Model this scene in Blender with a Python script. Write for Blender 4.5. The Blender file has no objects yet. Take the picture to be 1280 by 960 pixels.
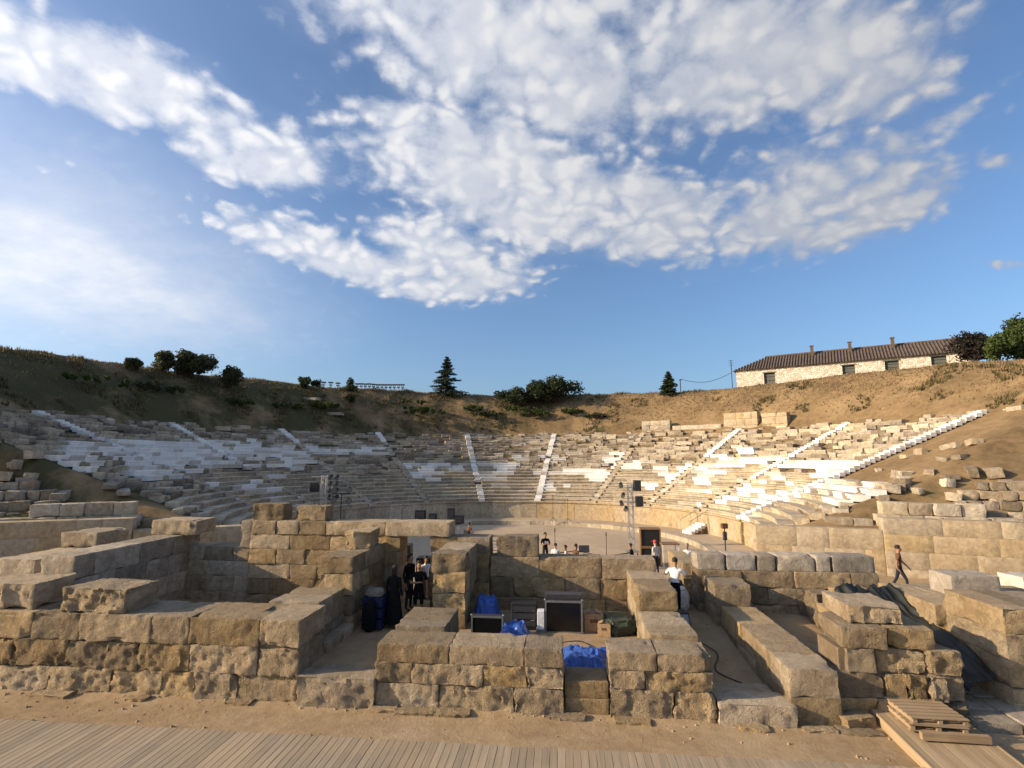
import bpy, bmesh, math, random
import numpy as np
from mathutils import Vector, Matrix, noise as mnoise
random.seed(7); np.random.seed(7)
R = math.radians
sc = bpy.context.scene
C = sc.collection

# ------------------------------------------------------------------ camera
FPX, PITCH, HC = 650.0, R(8.3), 5.2            # focal length in pixels of a 1280 px wide picture
cam = bpy.data.cameras.new('camera'); cam_o = bpy.data.objects.new('camera', cam); C.objects.link(cam_o)
cam.sensor_width = 36; cam.lens = 36 * FPX / 1280; cam.clip_end = 4000; cam.clip_start = .1
cam_o.location = (0, 0, HC); cam_o.rotation_euler = (math.pi / 2 + PITCH, 0, 0)
sc.camera = cam_o

# ------------------------------------------------------------------ sun, sky, exposure
SUN_EL, SUN_AZ = R(20.5), R(7.5)                  # the sun stands low on the left
sdir = Vector((-math.cos(SUN_AZ) * math.cos(SUN_EL), -math.sin(SUN_AZ) * math.cos(SUN_EL), math.sin(SUN_EL)))
sl = bpy.data.lights.new('sun', 'SUN'); sl.energy = 4.8; sl.angle = R(.55); sl.color = (1, .77, .50)
so = bpy.data.objects.new('sun', sl); C.objects.link(so); so.location = sdir * 100
so.rotation_euler = (-sdir).to_track_quat('-Z', 'Y').to_euler()
sc.view_settings.view_transform = 'Standard'; sc.view_settings.look = 'None'
sc.view_settings.gamma = 1; sc.view_settings.exposure = 0.62
sc.cycles.max_bounces = 6; sc.cycles.transparent_max_bounces = 6

def cam_ray(x, y):
    f = Vector((0, math.cos(PITCH), math.sin(PITCH))); u = Vector((0, -math.sin(PITCH), math.cos(PITCH)))
    return f + Vector((1, 0, 0)) * ((x - 640) / FPX) - u * ((y - 480) / FPX)
def proj(p):
    d = Vector(p) - Vector((0, 0, HC)); cp, sp = math.cos(PITCH), math.sin(PITCH)
    w = d.y * cp + d.z * sp
    return 640 + FPX * d.x / w, 480 - FPX * (-d.y * sp + d.z * cp) / w
def atz(x, y, z):
    r = cam_ray(x, y); return Vector((0, 0, HC)) + r * ((z - HC) / r.z)
def aty(x, y, Y):
    r = cam_ray(x, y); return Vector((0, 0, HC)) + r * (Y / r.y)

# ------------------------------------------------------------------ node helper
class NT:
    def __init__(s, tree): s.t = tree; s.n = tree.nodes; s.n.clear()
    def add(s, typ, **kw):
        nd = s.n.new(typ)
        for k, v in kw.items():
            if k.startswith('i_'):
                key = k[2:]; key = int(key) if key.isdigit() else key
                s.put(nd, key, v)
            else: setattr(nd, k, v)
        return nd
    def put(s, nd, key, v):
        if isinstance(v, bpy.types.NodeSocket): s.t.links.new(v, nd.inputs[key])
        else: nd.inputs[key].default_value = v
    def m(s, op, a, b=None, c=None, clamp=False):
        nd = s.add('ShaderNodeMath', operation=op, use_clamp=clamp); s.put(nd, 0, a)
        if b is not None: s.put(nd, 1, b)
        if c is not None: s.put(nd, 2, c)
        return nd.outputs[0]
    def vm(s, op, a, b=None):
        nd = s.add('ShaderNodeVectorMath', operation=op); s.put(nd, 0, a)
        if b is not None: s.put(nd, 1, b)
        return nd.outputs['Value'] if op in ('DOT_PRODUCT', 'LENGTH', 'DISTANCE') else nd.outputs[0]
    def noise(s, vec, scale, detail=4, rough=.55, dist=0.):
        nd = s.add('ShaderNodeTexNoise'); s.put(nd, 'Vector', vec)
        nd.inputs['Scale'].default_value = scale; nd.inputs['Detail'].default_value = detail
        nd.inputs['Roughness'].default_value = rough; nd.inputs['Distortion'].default_value = dist
        return nd.outputs[0]
    def ramp(s, fac, *stops):
        nd = s.add('ShaderNodeValToRGB'); s.put(nd, 0, fac); el = nd.color_ramp.elements
        while len(el) < len(stops): el.new(.5)
        for e, (p, c) in zip(el, stops): e.position = p; e.color = (*c, 1) if len(c) == 3 else c
        return nd.outputs[0]
    def mr(s, v, a, b, c=0., d=1., smooth=False):
        nd = s.add('ShaderNodeMapRange', interpolation_type='SMOOTHSTEP' if smooth else 'LINEAR')
        for k, x in enumerate((v, a, b, c, d)): s.put(nd, k, x)
        return nd.outputs[0]
    def mix(s, f, a, b, mode='MIX'):
        nd = s.add('ShaderNodeMix', data_type='RGBA', blend_type=mode)
        s.put(nd, 0, f)
        for k, x in ((6, a), (7, b)):
            if not isinstance(x, bpy.types.NodeSocket) and len(x) == 3: x = (*x, 1)
            s.put(nd, k, x)
        return nd.outputs[2]

# ------------------------------------------------------------------ world: sky with a layer of altocumulus
world = bpy.data.worlds.new('World'); sc.world = world; world.use_nodes = True
w = NT(world.node_tree)
sky = w.add('ShaderNodeTexSky', sky_type='NISHITA', sun_disc=False, sun_elevation=SUN_EL,
            altitude=100, air_density=1.0, dust_density=2.6, ozone_density=4.5)
sky.sun_rotation = math.atan2(sdir.x, sdir.y)
tc = w.add('ShaderNodeTexCoord').outputs['Generated']
sep = w.add('ShaderNodeSeparateXYZ', i_0=tc)
CURV = .10
den = w.m('ADD', w.m('MAXIMUM', sep.outputs[2], .0), CURV)
comb = w.add('ShaderNodeCombineXYZ', i_0=w.m('DIVIDE', sep.outputs[0], den), i_1=w.m('DIVIDE', sep.outputs[1], den), i_2=0.)
q = comb.outputs[0]                                 # a point on the cloud layer
def qpx(x, y):
    d = cam_ray(x, y).normalized(); return Vector((d.x / (d.z + CURV), d.y / (d.z + CURV)))
den2 = w.m('ADD', w.m('MAXIMUM', sep.outputs[2], .0), .42)      # puffs have height, so they foreshorten less than the layer
q2 = w.add('ShaderNodeCombineXYZ', i_0=w.m('DIVIDE', sep.outputs[0], den2), i_1=w.m('DIVIDE', sep.outputs[1], den2), i_2=0.).outputs[0]
warp = w.add('ShaderNodeTexNoise', i_Vector=q, i_Scale=1.1, i_Detail=4.)
qw = w.vm('ADD', q, w.vm('MULTIPLY', w.vm('SUBTRACT', warp.outputs['Color'], (.5, .5, .5)), (.45, .45, 0)))
mask = None
for cx, cy, lx, ly, sx, sy, wt in (
    (90, 75, 300, 150, 60, 145, 1.), (290, 185, 430, 225, 285, 245, 1.), (-150, 20, 100, 60, -160, 120, 1.),
    (640, 50, 840, 220, 490, 120, 1.), (620, 230, 760, 320, 520, 290, 1.), (440, 330, 610, 385, 430, 285, 1.), (560, 330, 700, 350, 560, 250, 1.),
    (760, 270, 930, 330, 800, 180, 1.), (1010, 265, 1230, 230, 1000, 345, .95), (960, 80, 1300, 70, 970, 190, .95),
    (800, -80, 1300, -160, 820, 60, .85), (1260, 200, 1330, 205, 1255, 172, .6), (270, 288, 350, 305, 265, 272, .6),
    (1150, 165, 1230, 150, 1150, 190, .5), (30, 195, 100, 200, 30, 180, .5), (370, 412, 410, 416, 370, 405, .6),
    (130, 378, 170, 385, 130, 366, .45), (1240, 338, 1300, 340, 1240, 330, .5)):
    c = qpx(cx, cy); a = qpx(lx, ly) - c; b = qpx(sx, sy) - c
    inv = Matrix(((a.x, b.x), (a.y, b.y))).inverted()
    dlt = w.vm('SUBTRACT', qw, (c.x, c.y, 0))
    r1 = w.vm('DOT_PRODUCT', dlt, (inv[0][0], inv[0][1], 0)); r2 = w.vm('DOT_PRODUCT', dlt, (inv[1][0], inv[1][1], 0))
    rr = w.m('SQRT', w.m('ADD', w.m('MULTIPLY', r1, r1), w.m('MULTIPLY', r2, r2)))
    bl = w.mr(rr, .35, 1.35, wt, 0., True)
    mask = bl if mask is None else w.m('MAXIMUM', mask, bl)
# the same cloud field goes on outside the frame
field = w.mr(w.noise(q, .42, 3), .50, .66, 0., .9, True)
outside = w.mr(w.vm('DOT_PRODUCT', tc, (0., math.cos(R(22)), math.sin(R(22)))), .35, .55, 1., 0., True)
mask = w.m('MAXIMUM', mask, w.m('MULTIPLY', field, outside))
vor = w.add('ShaderNodeTexVoronoi', feature='SMOOTH_F1', i_Scale=26., i_Smoothness=.55, i_Randomness=1.)
w.put(vor, 'Vector', w.vm('ADD', q2, w.vm('MULTIPLY', w.vm('SUBTRACT', w.add('ShaderNodeTexNoise', i_Vector=q2, i_Scale=9., i_Detail=5.).outputs['Color'], (.5, .5, .5)), (.14, .14, 0))))
cell = w.mr(vor.outputs['Distance'], .05, .75, 1., 0.)
fb = w.noise(w.vm('ADD', q2, w.vm('MULTIPLY', qw, (.25, .25, 0.))), 5.2, 10, .62); fb2 = w.noise(q2, 30, 8, .66)
tex = w.m('ADD', w.m('MULTIPLY', cell, .56), w.m('ADD', w.m('MULTIPLY', fb, 1.25), w.m('MULTIPLY', fb2, .5)))
dens = w.m('ADD', w.m('MULTIPLY', mask, 1.25), w.m('SUBTRACT', tex, 1.60))
alpha = w.mr(dens, -.05, .7, 0., .9, True)
alpha = w.m('MULTIPLY', alpha, w.mr(sep.outputs[2], .02, .12, 0., 1.))
# thin veil round the thick parts
veil = w.m('MULTIPLY', w.mr(mask, .1, .9, 0., .28, True), w.mr(fb, .35, .65))
alpha = w.m('MAXIMUM', alpha, veil)
c = qpx(20, 330); a = qpx(340, 420) - c; b = qpx(60, 190) - c; inv = Matrix(((a.x, b.x), (a.y, b.y))).inverted(); dlt = w.vm('SUBTRACT', qw, (c.x, c.y, 0))
r1 = w.vm('DOT_PRODUCT', dlt, (inv[0][0], inv[0][1], 0)); r2 = w.vm('DOT_PRODUCT', dlt, (inv[1][0], inv[1][1], 0))
cirrus = w.m('MULTIPLY', w.mr(w.m('SQRT', w.m('ADD', w.m('MULTIPLY', r1, r1), w.m('MULTIPLY', r2, r2))), .1, 1.7, .85, 0., True), w.mr(fb, .3, .7, .6, 1.))
alpha = w.m('MAXIMUM', alpha, cirrus)                 # thin high veil on the side of the sun
thick = w.m('ADD', w.m('MULTIPLY', w.mr(dens, .1, .9, 0., 1.), .5), w.m('MULTIPLY', w.mr(cell, .3, .85, 0., 1.), .55), clamp=True)
thick = w.m('MAXIMUM', thick, w.m('MULTIPLY', cirrus, 1.2))
ccol = w.mix(thick, (3.0, 3.3, 3.95), (5.0, 4.95, 4.95))
toward = w.mr(w.vm('DOT_PRODUCT', tc, tuple(sdir)), -.55, .75, .62, 1.2)   # clouds nearer the sun scatter more of its light
ccol = w.vm('SCALE', ccol); ccol.node.inputs['Scale'].default_value = 1; w.t.links.new(toward, ccol.node.inputs['Scale'])
col = w.mix(alpha, sky.outputs[0], ccol)
bg = w.add('ShaderNodeBackground', i_Color=col); bg.inputs['Strength'].default_value = .125
w.t.links.new(bg.outputs[0], w.add('ShaderNodeOutputWorld').inputs[0])

# ------------------------------------------------------------------ materials
MATS = {}
def mat(name, build):
    m = bpy.data.materials.new(name); m.use_nodes = True; t = NT(m.node_tree)
    out = t.add('ShaderNodeOutputMaterial'); b = t.add('ShaderNodeBsdfPrincipled')
    t.t.links.new(b.outputs[0], out.inputs[0]); build(t, b); MATS[name] = m; return m
def bump(t, b, h, strength, dist=.02):
    n = t.add('ShaderNodeBump', i_Strength=strength, i_Distance=dist, i_Height=h); t.t.links.new(n.outputs[0], b.inputs['Normal'])
def pos(t): return t.add('ShaderNodeNewGeometry').outputs['Position']
def orand(t): return t.add('ShaderNodeObjectInfo').outputs['Random']
def stone(name, dark, mid, light, stain_shade=(.09, .07, .05), sc_=1.0, rough=.9, bstr=.6, var=.35, stain_lo=.56, crust=0.):
    def f(t, b):
        p = pos(t); rn = orand(t)
        p2 = t.vm('ADD', p, t.add('ShaderNodeCombineXYZ', i_0=t.m('MULTIPLY', rn, 37.), i_1=t.m('MULTIPLY', rn, 11.), i_2=0.).outputs[0])
        n1 = t.noise(p2, 1.6 * sc_, 8, .65, .4); n2 = t.noise(p2, 9 * sc_, 7, .7); n3 = t.noise(t.vm('MULTIPLY', p2, (2.4, 2.4, .8)), 1.1 * sc_, 8, .68, .6)
        base = t.ramp(n1, (.28, dark), (.5, mid), (.72, light))
        base = t.mix(t.mr(n2, .35, .75, 0., .35), base, light)
        base = t.mix(t.mr(n3, stain_lo, stain_lo + .16, 0., .55), base, stain_shade)
        n4 = t.noise(p2, 4.6 * sc_, 8, .72, .3)
        base = t.mix(t.mr(n4, .40, .60, .34, 0.), base, stain_shade)  # low spots darkened in the colour, painted shade that deepens the relief
        # pits and pores, their shade painted into the colour too
        vo = t.add('ShaderNodeTexVoronoi', i_Vector=p2, i_Scale=14. * sc_)
        pit = t.m('MULTIPLY', t.mr(vo.outputs['Distance'], .0, .28, 1., 0.), t.mr(n2, .45, .6, 0., 1.))
        base = t.mix(t.m('MULTIPLY', pit, .45), base, stain_shade)
        if crust:      # grey lichen and weather crust on faces that look up
            nz_ = t.add('ShaderNodeSeparateXYZ', i_0=t.add('ShaderNodeNewGeometry').outputs['Normal']).outputs[2]
            cr = t.m('MULTIPLY', t.mr(nz_, .55, .92, 0., crust), t.mr(t.noise(p2, 3.1, 6, .7), .32, .6, .25, 1.))
            base = t.mix(cr, base, t.ramp(n2, (.3, (.29, .24, .175)), (.7, (.47, .405, .31))))
        hs = t.add('ShaderNodeHueSaturation', i_Color=base); t.put(hs, 'Value', t.mr(rn, 0., 1., 1 - var, 1 + var * .75))
        t.put(hs, 'Saturation', t.mr(t.m('FRACT', t.m('MULTIPLY', rn, 7.3)), 0., 1., .78, 1.12))
        t.put(b, 'Base Color', hs.outputs[0]); b.inputs['Roughness'].default_value = rough
        b.inputs['Specular IOR Level'].default_value = .2
        fine = t.noise(p2, 38 * sc_, 4, .7)
        h = t.m('SUBTRACT', t.m('ADD', t.m('MULTIPLY', n4, 1.3), t.m('ADD', n2, t.m('MULTIPLY', fine, .55))), t.m('MULTIPLY', pit, .8))
        bump(t, b, h, min(1., bstr * 1.1), .16)
    return mat(name, f)
stone('poros', (.34, .235, .12), (.50, .365, .205), (.62, .49, .315), bstr=.85, crust=.6, stain_lo=.56)
stone('poros_front', (.34, .23, .115), (.50, .36, .195), (.62, .48, .295), bstr=1., stain_shade=(.12, .085, .052), stain_lo=.55, crust=.6)
stone('limestone', (.30, .23, .155), (.44, .35, .24), (.55, .465, .345), crust=.5, stain_lo=.55)
stone('ashlar', (.35, .26, .15), (.45, .345, .21), (.53, .425, .28), bstr=.25, var=.05, stain_lo=.56)
stone('seat_stone', (.40, .325, .225), (.53, .445, .32), (.63, .55, .425), bstr=.5, var=.25)
stone('seat_dark', (.25, .20, .14), (.40, .325, .235), (.53, .445, .335), bstr=.7, var=.4)
stone('marble', (.66, .64, .60), (.75, .735, .70), (.82, .81, .78), stain_shade=(.5, .47, .42), bstr=.15, var=.12, rough=.6, stain_lo=.66)
stone('marble_worn', (.44, .40, .34), (.56, .52, .45), (.65, .61, .55), stain_shade=(.30, .26, .20), bstr=.3, var=.12)
stone('grey_stone', (.27, .23, .175), (.39, .335, .265), (.49, .435, .36), bstr=.5)
def earth(name, c1, c2, c3, green=None, s=1., bs=.7):
    def f(t, b):
        p = pos(t); n1 = t.noise(p, .25 * s, 8, .65, .3); n2 = t.noise(p, 2.2 * s, 8, .7); n3 = t.noise(p, 14 * s, 5, .7)
        c = t.ramp(t.m('ADD', t.m('MULTIPLY', n1, .6), t.m('MULTIPLY', n2, .4)), (.36, c1), (.5, c2), (.63, c3))
        c = t.mix(t.mr(n3, .4, .7, 0., .4), c, c1)
        if green:
            left = t.mr(t.add('ShaderNodeSeparateXYZ', i_0=p).outputs[0], -30., 22., .13, -.07)  # more dark green cover on the left, also painting shade into that bank
            c = t.mix(t.mr(t.m('ADD', t.noise(p, .13, 7, .65, .5), left), .53, .63, 0., .8), c, green)
        t.put(b, 'Base Color', c); b.inputs['Roughness'].default_value = .95; b.inputs['Specular IOR Level'].default_value = .1
        bump(t, b, t.m('ADD', n2, t.m('MULTIPLY', n3, .4)), bs, .08)
    return mat(name, f)
earth('hill_soil', (.12, .083, .044), (.23, .158, .082), (.32, .225, .122), green=(.05, .055, .023))
earth('sand', (.24, .168, .095), (.34, .25, .15), (.41, .315, .205), s=1.4, bs=.4)
earth('orchestra_sand', (.34, .265, .18), (.42, .335, .235), (.50, .41, .30), s=.8, bs=.25)
earth('pit_soil', (.12, .09, .06), (.20, .15, .10), (.27, .205, .14), s=2.)
def plain(name, colr, rough=.6, metal=0., nz=.25, sc_=12., spec=.4, bs=.1):
    def f(t, b):
        p = t.add('ShaderNodeTexCoord').outputs['Object']; n = t.noise(p, sc_, 5, .65)
        k = tuple(x * (1 - nz) for x in colr); l = tuple(min(1, x * (1 + nz)) for x in colr)
        t.put(b, 'Base Color', t.ramp(n, (.3, k), (.7, l))); b.inputs['Roughness'].default_value = rough
        b.inputs['Metallic'].default_value = metal; b.inputs['Specular IOR Level'].default_value = spec
        bump(t, b, n, bs, .02)
    return mat(name, f)
def wood(name, a, c, axis=1):
    def f(t, b):
        p = t.add('ShaderNodeTexCoord').outputs['Object']; rn = orand(t)
        s = [14., 14., 14.]; s[axis] = .9
        v = t.vm('ADD', t.vm('MULTIPLY', p, tuple(s)), t.add('ShaderNodeCombineXYZ', i_0=t.m('MULTIPLY', rn, 50.), i_1=t.m('MULTIPLY', rn, 23.), i_2=0.).outputs[0])
        n = t.noise(v, 1., 7, .65, .6); n2 = t.noise(p, .9, 5, .6)
        cc = t.ramp(n, (.3, a), (.7, c))
        cc = t.mix(t.mr(t.noise(pos(t), .8, 7, .65), .42, .66, .12, .85), cc, (.35, .27, .175))
        hs = t.add('ShaderNodeHueSaturation', i_Color=cc); t.put(hs, 'Value', t.mr(rn, 0., 1., .86, 1.12))
        t.put(b, 'Base Color', hs.outputs[0]); b.inputs['Roughness'].default_value = .85; b.inputs['Specular IOR Level'].default_value = .2
        bump(t, b, n, .35, .01)
    return mat(name, f)
wood('deck_wood', (.22, .178, .128), (.35, .29, .215)); wood('ramp_wood', (.25, .18, .105), (.40, .30, .18))
wood('pallet_wood', (.19, .13, .075), (.33, .235, .14), axis=0)
plain('black_gear', (.012, .012, .013), .55); plain('black_cloth', (.010, .010, .011), .9, spec=.1)
plain('dark_gear', (.035, .035, .038), .5); plain('alu', (.55, .56, .58), .35, .9); plain('grey_metal', (.22, .225, .23), .45, .5)
plain('steel', (.45, .46, .47), .4, .8); plain('screen', (.006, .006, .007), .25, spec=.5)
plain('blue_tarp', (.03, .085, .33), .38, nz=.35, sc_=4., bs=.9); plain('green_tarp', (.035, .045, .028), .55, sc_=4., bs=.6)
plain('black_plastic', (.013, .015, .012), .55, sc_=3., bs=.5); plain('blue_crate', (.008, .016, .06), .5)
plain('carton', (.30, .20, .115), .85); plain('white_box', (.62, .63, .65), .6); plain('white_bag', (.6, .58, .55), .7)
plain('skin', (.42, .245, .16), .6, nz=.08, bs=0.); plain('skin_tan', (.30, .165, .10), .6, nz=.08, bs=0.)
plain('hair_dark', (.02, .014, .010), .7); plain('hair_grey', (.25, .23, .21), .7)
plain('cloth_white', (.72, .71, .70), .9, spec=.1); plain('cloth_grey', (.48, .46, .43), .9, spec=.1); plain('cloth_brown', (.13, .07, .045), .9, spec=.1)
plain('cloth_navy', (.025, .028, .04), .9, spec=.1); plain('shoe', (.04, .035, .03), .7); plain('red_cap', (.42, .05, .03), .8)
plain('print_white', (.6, .58, .52), .9); plain('bark', (.075, .055, .04), .95); plain('wood_box', (.20, .12, .06), .7)
plain('window_dark', (.035, .035, .035), .4); plain('shutter', (.09, .095, .085), .7); plain('cable', (.02, .02, .02), .7)
plain('table_dark', (.06, .055, .05), .6); plain('chrome_leg', (.5, .48, .44), .4, .4)
def leafm(name, a, c):
    def f(t, b):
        rn = t.add('ShaderNodeNewGeometry').outputs['Random Per Island']
        t.put(b, 'Base Color', t.ramp(rn, (0., a), (1., c))); b.inputs['Roughness'].default_value = .65
        b.inputs['Specular IOR Level'].default_value = .2
        tr = t.add('ShaderNodeBsdfTranslucent'); t.put(tr, 'Color', t.ramp(rn, (0., a), (1., c)))
        mx = t.add('ShaderNodeMixShader', i_0=.25, i_1=b.outputs[0], i_2=tr.outputs[0])
        o = [n for n in t.n if n.type == 'OUTPUT_MATERIAL'][0]; t.t.links.new(mx.outputs[0], o.inputs[0])
    return mat(name, f)
leafm('leaf_dark', (.022, .034, .014), (.05, .066, .026)); leafm('leaf_olive', (.045, .055, .024), (.10, .105, .05))
leafm('leaf_green', (.035, .06, .015), (.09, .12, .035)); leafm('leaf_purple', (.02, .018, .014), (.05, .042, .032))
leafm('weed', (.06, .055, .024), (.20, .155, .075)); leafm('grass_dry', (.14, .10, .052), (.34, .245, .13)); leafm('needle', (.014, .026, .016), (.036, .052, .03))
def housewall(t, b):
    p = t.add('ShaderNodeTexCoord').outputs['Object']
    pw = t.vm('ADD', t.vm('MULTIPLY', p, (1., 1., 1.6)), t.vm('MULTIPLY', t.vm('SUBTRACT', t.add('ShaderNodeTexNoise', i_Vector=p, i_Scale=3.).outputs['Color'], (.5, .5, .5)), (.2, .2, .2)))
    v = t.add('ShaderNodeTexVoronoi', i_Vector=pw, i_Scale=2.6); e = t.add('ShaderNodeTexVoronoi', feature='DISTANCE_TO_EDGE', i_Vector=pw, i_Scale=2.6)
    c = t.ramp(t.noise(v.outputs['Position'], 7., 2), (.35, (.48, .40, .30)), (.6, (.72, .66, .56)))
    edge = t.mr(e.outputs['Distance'], .0, .09, 1., 0.)
    t.put(b, 'Base Color', t.mix(t.m('MULTIPLY', edge, .7), c, (.36, .29, .21))); b.inputs['Roughness'].default_value = .9
    bump(t, b, t.mr(e.outputs['Distance'], 0., .12), .8, .04)
mat('house_wall', housewall)
def tiles(t, b):
    p = t.add('ShaderNodeTexCoord').outputs['Object']
    n = t.noise(p, 1.3, 6, .7); n2 = t.noise(p, 9, 4, .7)
    c = t.ramp(n, (.35, (.065, .05, .04)), (.55, (.11, .08, .06)), (.7, (.16, .11, .08)))
    t.put(b, 'Base Color', t.mix(t.mr(n2, .4, .7, 0., .5), c, (.07, .055, .045))); b.inputs['Roughness'].default_value = .9
mat('roof_tile', tiles)

# ------------------------------------------------------------------ object helpers
def obj(name, me, m=None, parent=None, loc=(0, 0, 0), rot=(0, 0, 0), smooth=False):
    if isinstance(me, bmesh.types.BMesh):
        b = me; me = bpy.data.meshes.new(name); b.to_mesh(me); b.free()
    elif isinstance(me, tuple):
        v, f = me; me = bpy.data.meshes.new(name); me.from_pydata([tuple(x) for x in v], [], [tuple(x) for x in f])
    if m and not me.materials: me.materials.append(MATS[m])
    if smooth: me.polygons.foreach_set('use_smooth', [True] * len(me.polygons))
    o = bpy.data.objects.new(name, me); C.objects.link(o)
    o.location = loc; o.rotation_euler = rot
    if parent: o.parent = parent
    return o
def tag(o, label=None, cat=None, group=None, kind=None):
    if label: o['label'] = label
    if cat: o['category'] = cat
    if group: o['group'] = group
    if kind: o['kind'] = kind
    elif label: o['kind'] = 'thing'
    return o
def thing(name, label, cat, loc=(0, 0, 0), rz=0., group=None):
    o = bpy.data.objects.new(name, None); o.empty_display_size = .3; C.objects.link(o)
    o.location = loc; o.rotation_euler = (0, 0, rz); return tag(o, label, cat, group)
def copy_tree(o, parent=None):
    c = o.copy(); C.objects.link(c); c.parent = parent
    for ch in o.children: copy_tree(ch, c)
    return c
def bx(b, c, s, rz=0., rx=0., ry=0., bev=0.):
    r = bmesh.ops.create_cube(b, size=1); M = Matrix.Translation(c) @ Matrix.Rotation(rz, 4, 'Z') @ Matrix.Rotation(ry, 4, 'Y') @ Matrix.Rotation(rx, 4, 'X') @ Matrix.Diagonal((*s, 1))
    bmesh.ops.transform(b, matrix=M, verts=r['verts'])
    if bev:
        es = {e for v in r['verts'] for e in v.link_edges}
        bmesh.ops.bevel(b, geom=list(es), offset=bev, segments=1, affect='EDGES')
    return b
def tube(b, p, q_, r, n=6, r2=None):
    p, q_ = Vector(p), Vector(q_); d = q_ - p; L = d.length
    if L < 1e-6: return b
    M = Matrix.Translation((p + q_) / 2) @ d.to_track_quat('Z', 'Y').to_matrix().to_4x4()
    bmesh.ops.create_cone(b, cap_ends=True, segments=n, radius1=r, radius2=r if r2 is None else r2, depth=L, matrix=M); return b
def B(): return bmesh.new()
rnd = random.random
def ru(a, b): return random.uniform(a, b)

# rough block: a box with eased edges, uneven faces and broken corners
def rough_block(dx, dy, dz, rough=.02, ease=.016, res=.12, chip=.5, seed=None):
    seed = rnd() * 900 if seed is None else seed
    def axis(h):
        e = min(ease, h * .3); n = max(1, min(30, int(2 * h / res)))
        return [-h] + list(np.linspace(-h + e, h - e, n + 1)) + [h]
    ax = [axis(dx / 2), axis(dy / 2), axis(dz / 2)]; N = [len(a) - 1 for a in ax]
    idx = {}; vs = []; fs = []
    def vid(i, j, k):
        key = (i, j, k)
        if key not in idx: idx[key] = len(vs); vs.append((ax[0][i], ax[1][j], ax[2][k]))
        return idx[key]
    for a in range(3):
        b_, c_ = (a + 1) % 3, (a + 2) % 3
        for s in (0, N[a]):
            for i in range(N[b_]):
                for j in range(N[c_]):
                    qd = []
                    for (ii, jj) in ((i, j), (i + 1, j), (i + 1, j + 1), (i, j + 1)):
                        k = [0, 0, 0]; k[a] = s; k[b_] = ii; k[c_] = jj; qd.append(vid(*k))
                    fs.append(qd if s else qd[::-1])
    H = (dx / 2, dy / 2, dz / 2); out = []
    for v in vs:
        p = Vector(v); inn = Vector([max(-h + min(ease, h * .3), min(h - min(ease, h * .3), x)) for x, h in zip(v, H)])
        d = p - inn; n = d.normalized() if d.length > 1e-6 else Vector((0, 0, 0))
        if n.length: p = inn + n * min(ease, min(H) * .3)
        else: n = Vector((0, 0, 0))
        if n.length == 0: n = Vector([1 if abs(x) > h - 1e-4 else 0 for x, h in zip(v, H)])
        sp = Vector((p.x + seed, p.y - seed * .7, p.z + seed * .3))
        nn = mnoise.fractal(sp * 2.2, 1., 2., 3) * 1.1 + mnoise.noise(sp * 9) * .45
        pit = max(0., mnoise.noise(sp * 6.3 + Vector((0, 30, 0))) - .2) * 1.1
        nn += mnoise.noise(sp * 17) * .35 - .5 * max(0., mnoise.noise(sp * 11 + Vector((7, 7, 0))) - .15)
        p += n * (nn - pit) * rough * (.3 if abs(n.z) > .8 else 1.)
        edge = sum(1 for x, h in zip(v, H) if abs(x) > h * .72)
        if edge >= 2 and chip > 0:
            cn = mnoise.noise(sp * 1.6 + Vector((50, 0, 0))) + .25 * mnoise.noise(sp * 5)
            k = max(0., cn - (.42 - .35 * chip)) * (1.1 if edge == 3 else .7)
            p -= Vector([x / h for x, h in zip(v, H)]) * k * min(.14, min(H) * .55)
        out.append(p)
    return out, fs
def block_obj(name, dims, m, parent=None, loc=(0, 0, 0), rot=(0, 0, 0), **kw):
    o = obj(name, rough_block(*dims, **kw), m, parent, loc, rot, smooth=True); o.data.set_sharp_from_angle(angle=R(32)); return o

# ------------------------------------------------------------------ frames: the theatre circle and the stage building
D0 = Vector((-.2, 36, 0))                                   # centre of the orchestra
SA = R(5.5); SU = Vector((math.cos(SA), -math.sin(SA), 0)); SV = Vector((math.sin(SA), math.cos(SA), 0)); SO = Vector((0, 12.43, 0))
def S(u, v, z=0.): return SO + SU * u + SV * v + Vector((0, 0, z))
def uv_of(x, y): d = Vector((x, y, 0)) - SO; return d.dot(SU), d.dot(SV)
def pol(r, th, z=0.): return Vector((D0.x + r * math.sin(th), D0.y + r * math.cos(th), z))
def sstep(x, a, b):
    t = max(0., min(1., (x - a) / (b - a))); return t * t * (3 - 2 * t)
FLOOR, ORCH, RING, FRONT = .25, -.65, -.30, -.35
def gh(x, y):
    u, v = uv_of(x, y); r = math.hypot(x - D0.x, y - D0.y)
    f = sstep(v, .15, .6); t = sstep(v, 6.7, 9.5); a = FLOOR * (1 - t) * (1 - sstep(u, 8.8, 9.6)) - .12 * sstep(u, 8.8, 9.6) * (1 - t)
    k_ = sstep(u, 4.2, 4.5) * (1 - t); a = a * (1 - k_) + k_ * min(a, -.18 + .43 * sstep(v, 1., 6.5))
    return FRONT * (1 - f) + f * (a - (.72 - .0) * sstep(-r, -17.2, -13.4))

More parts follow.
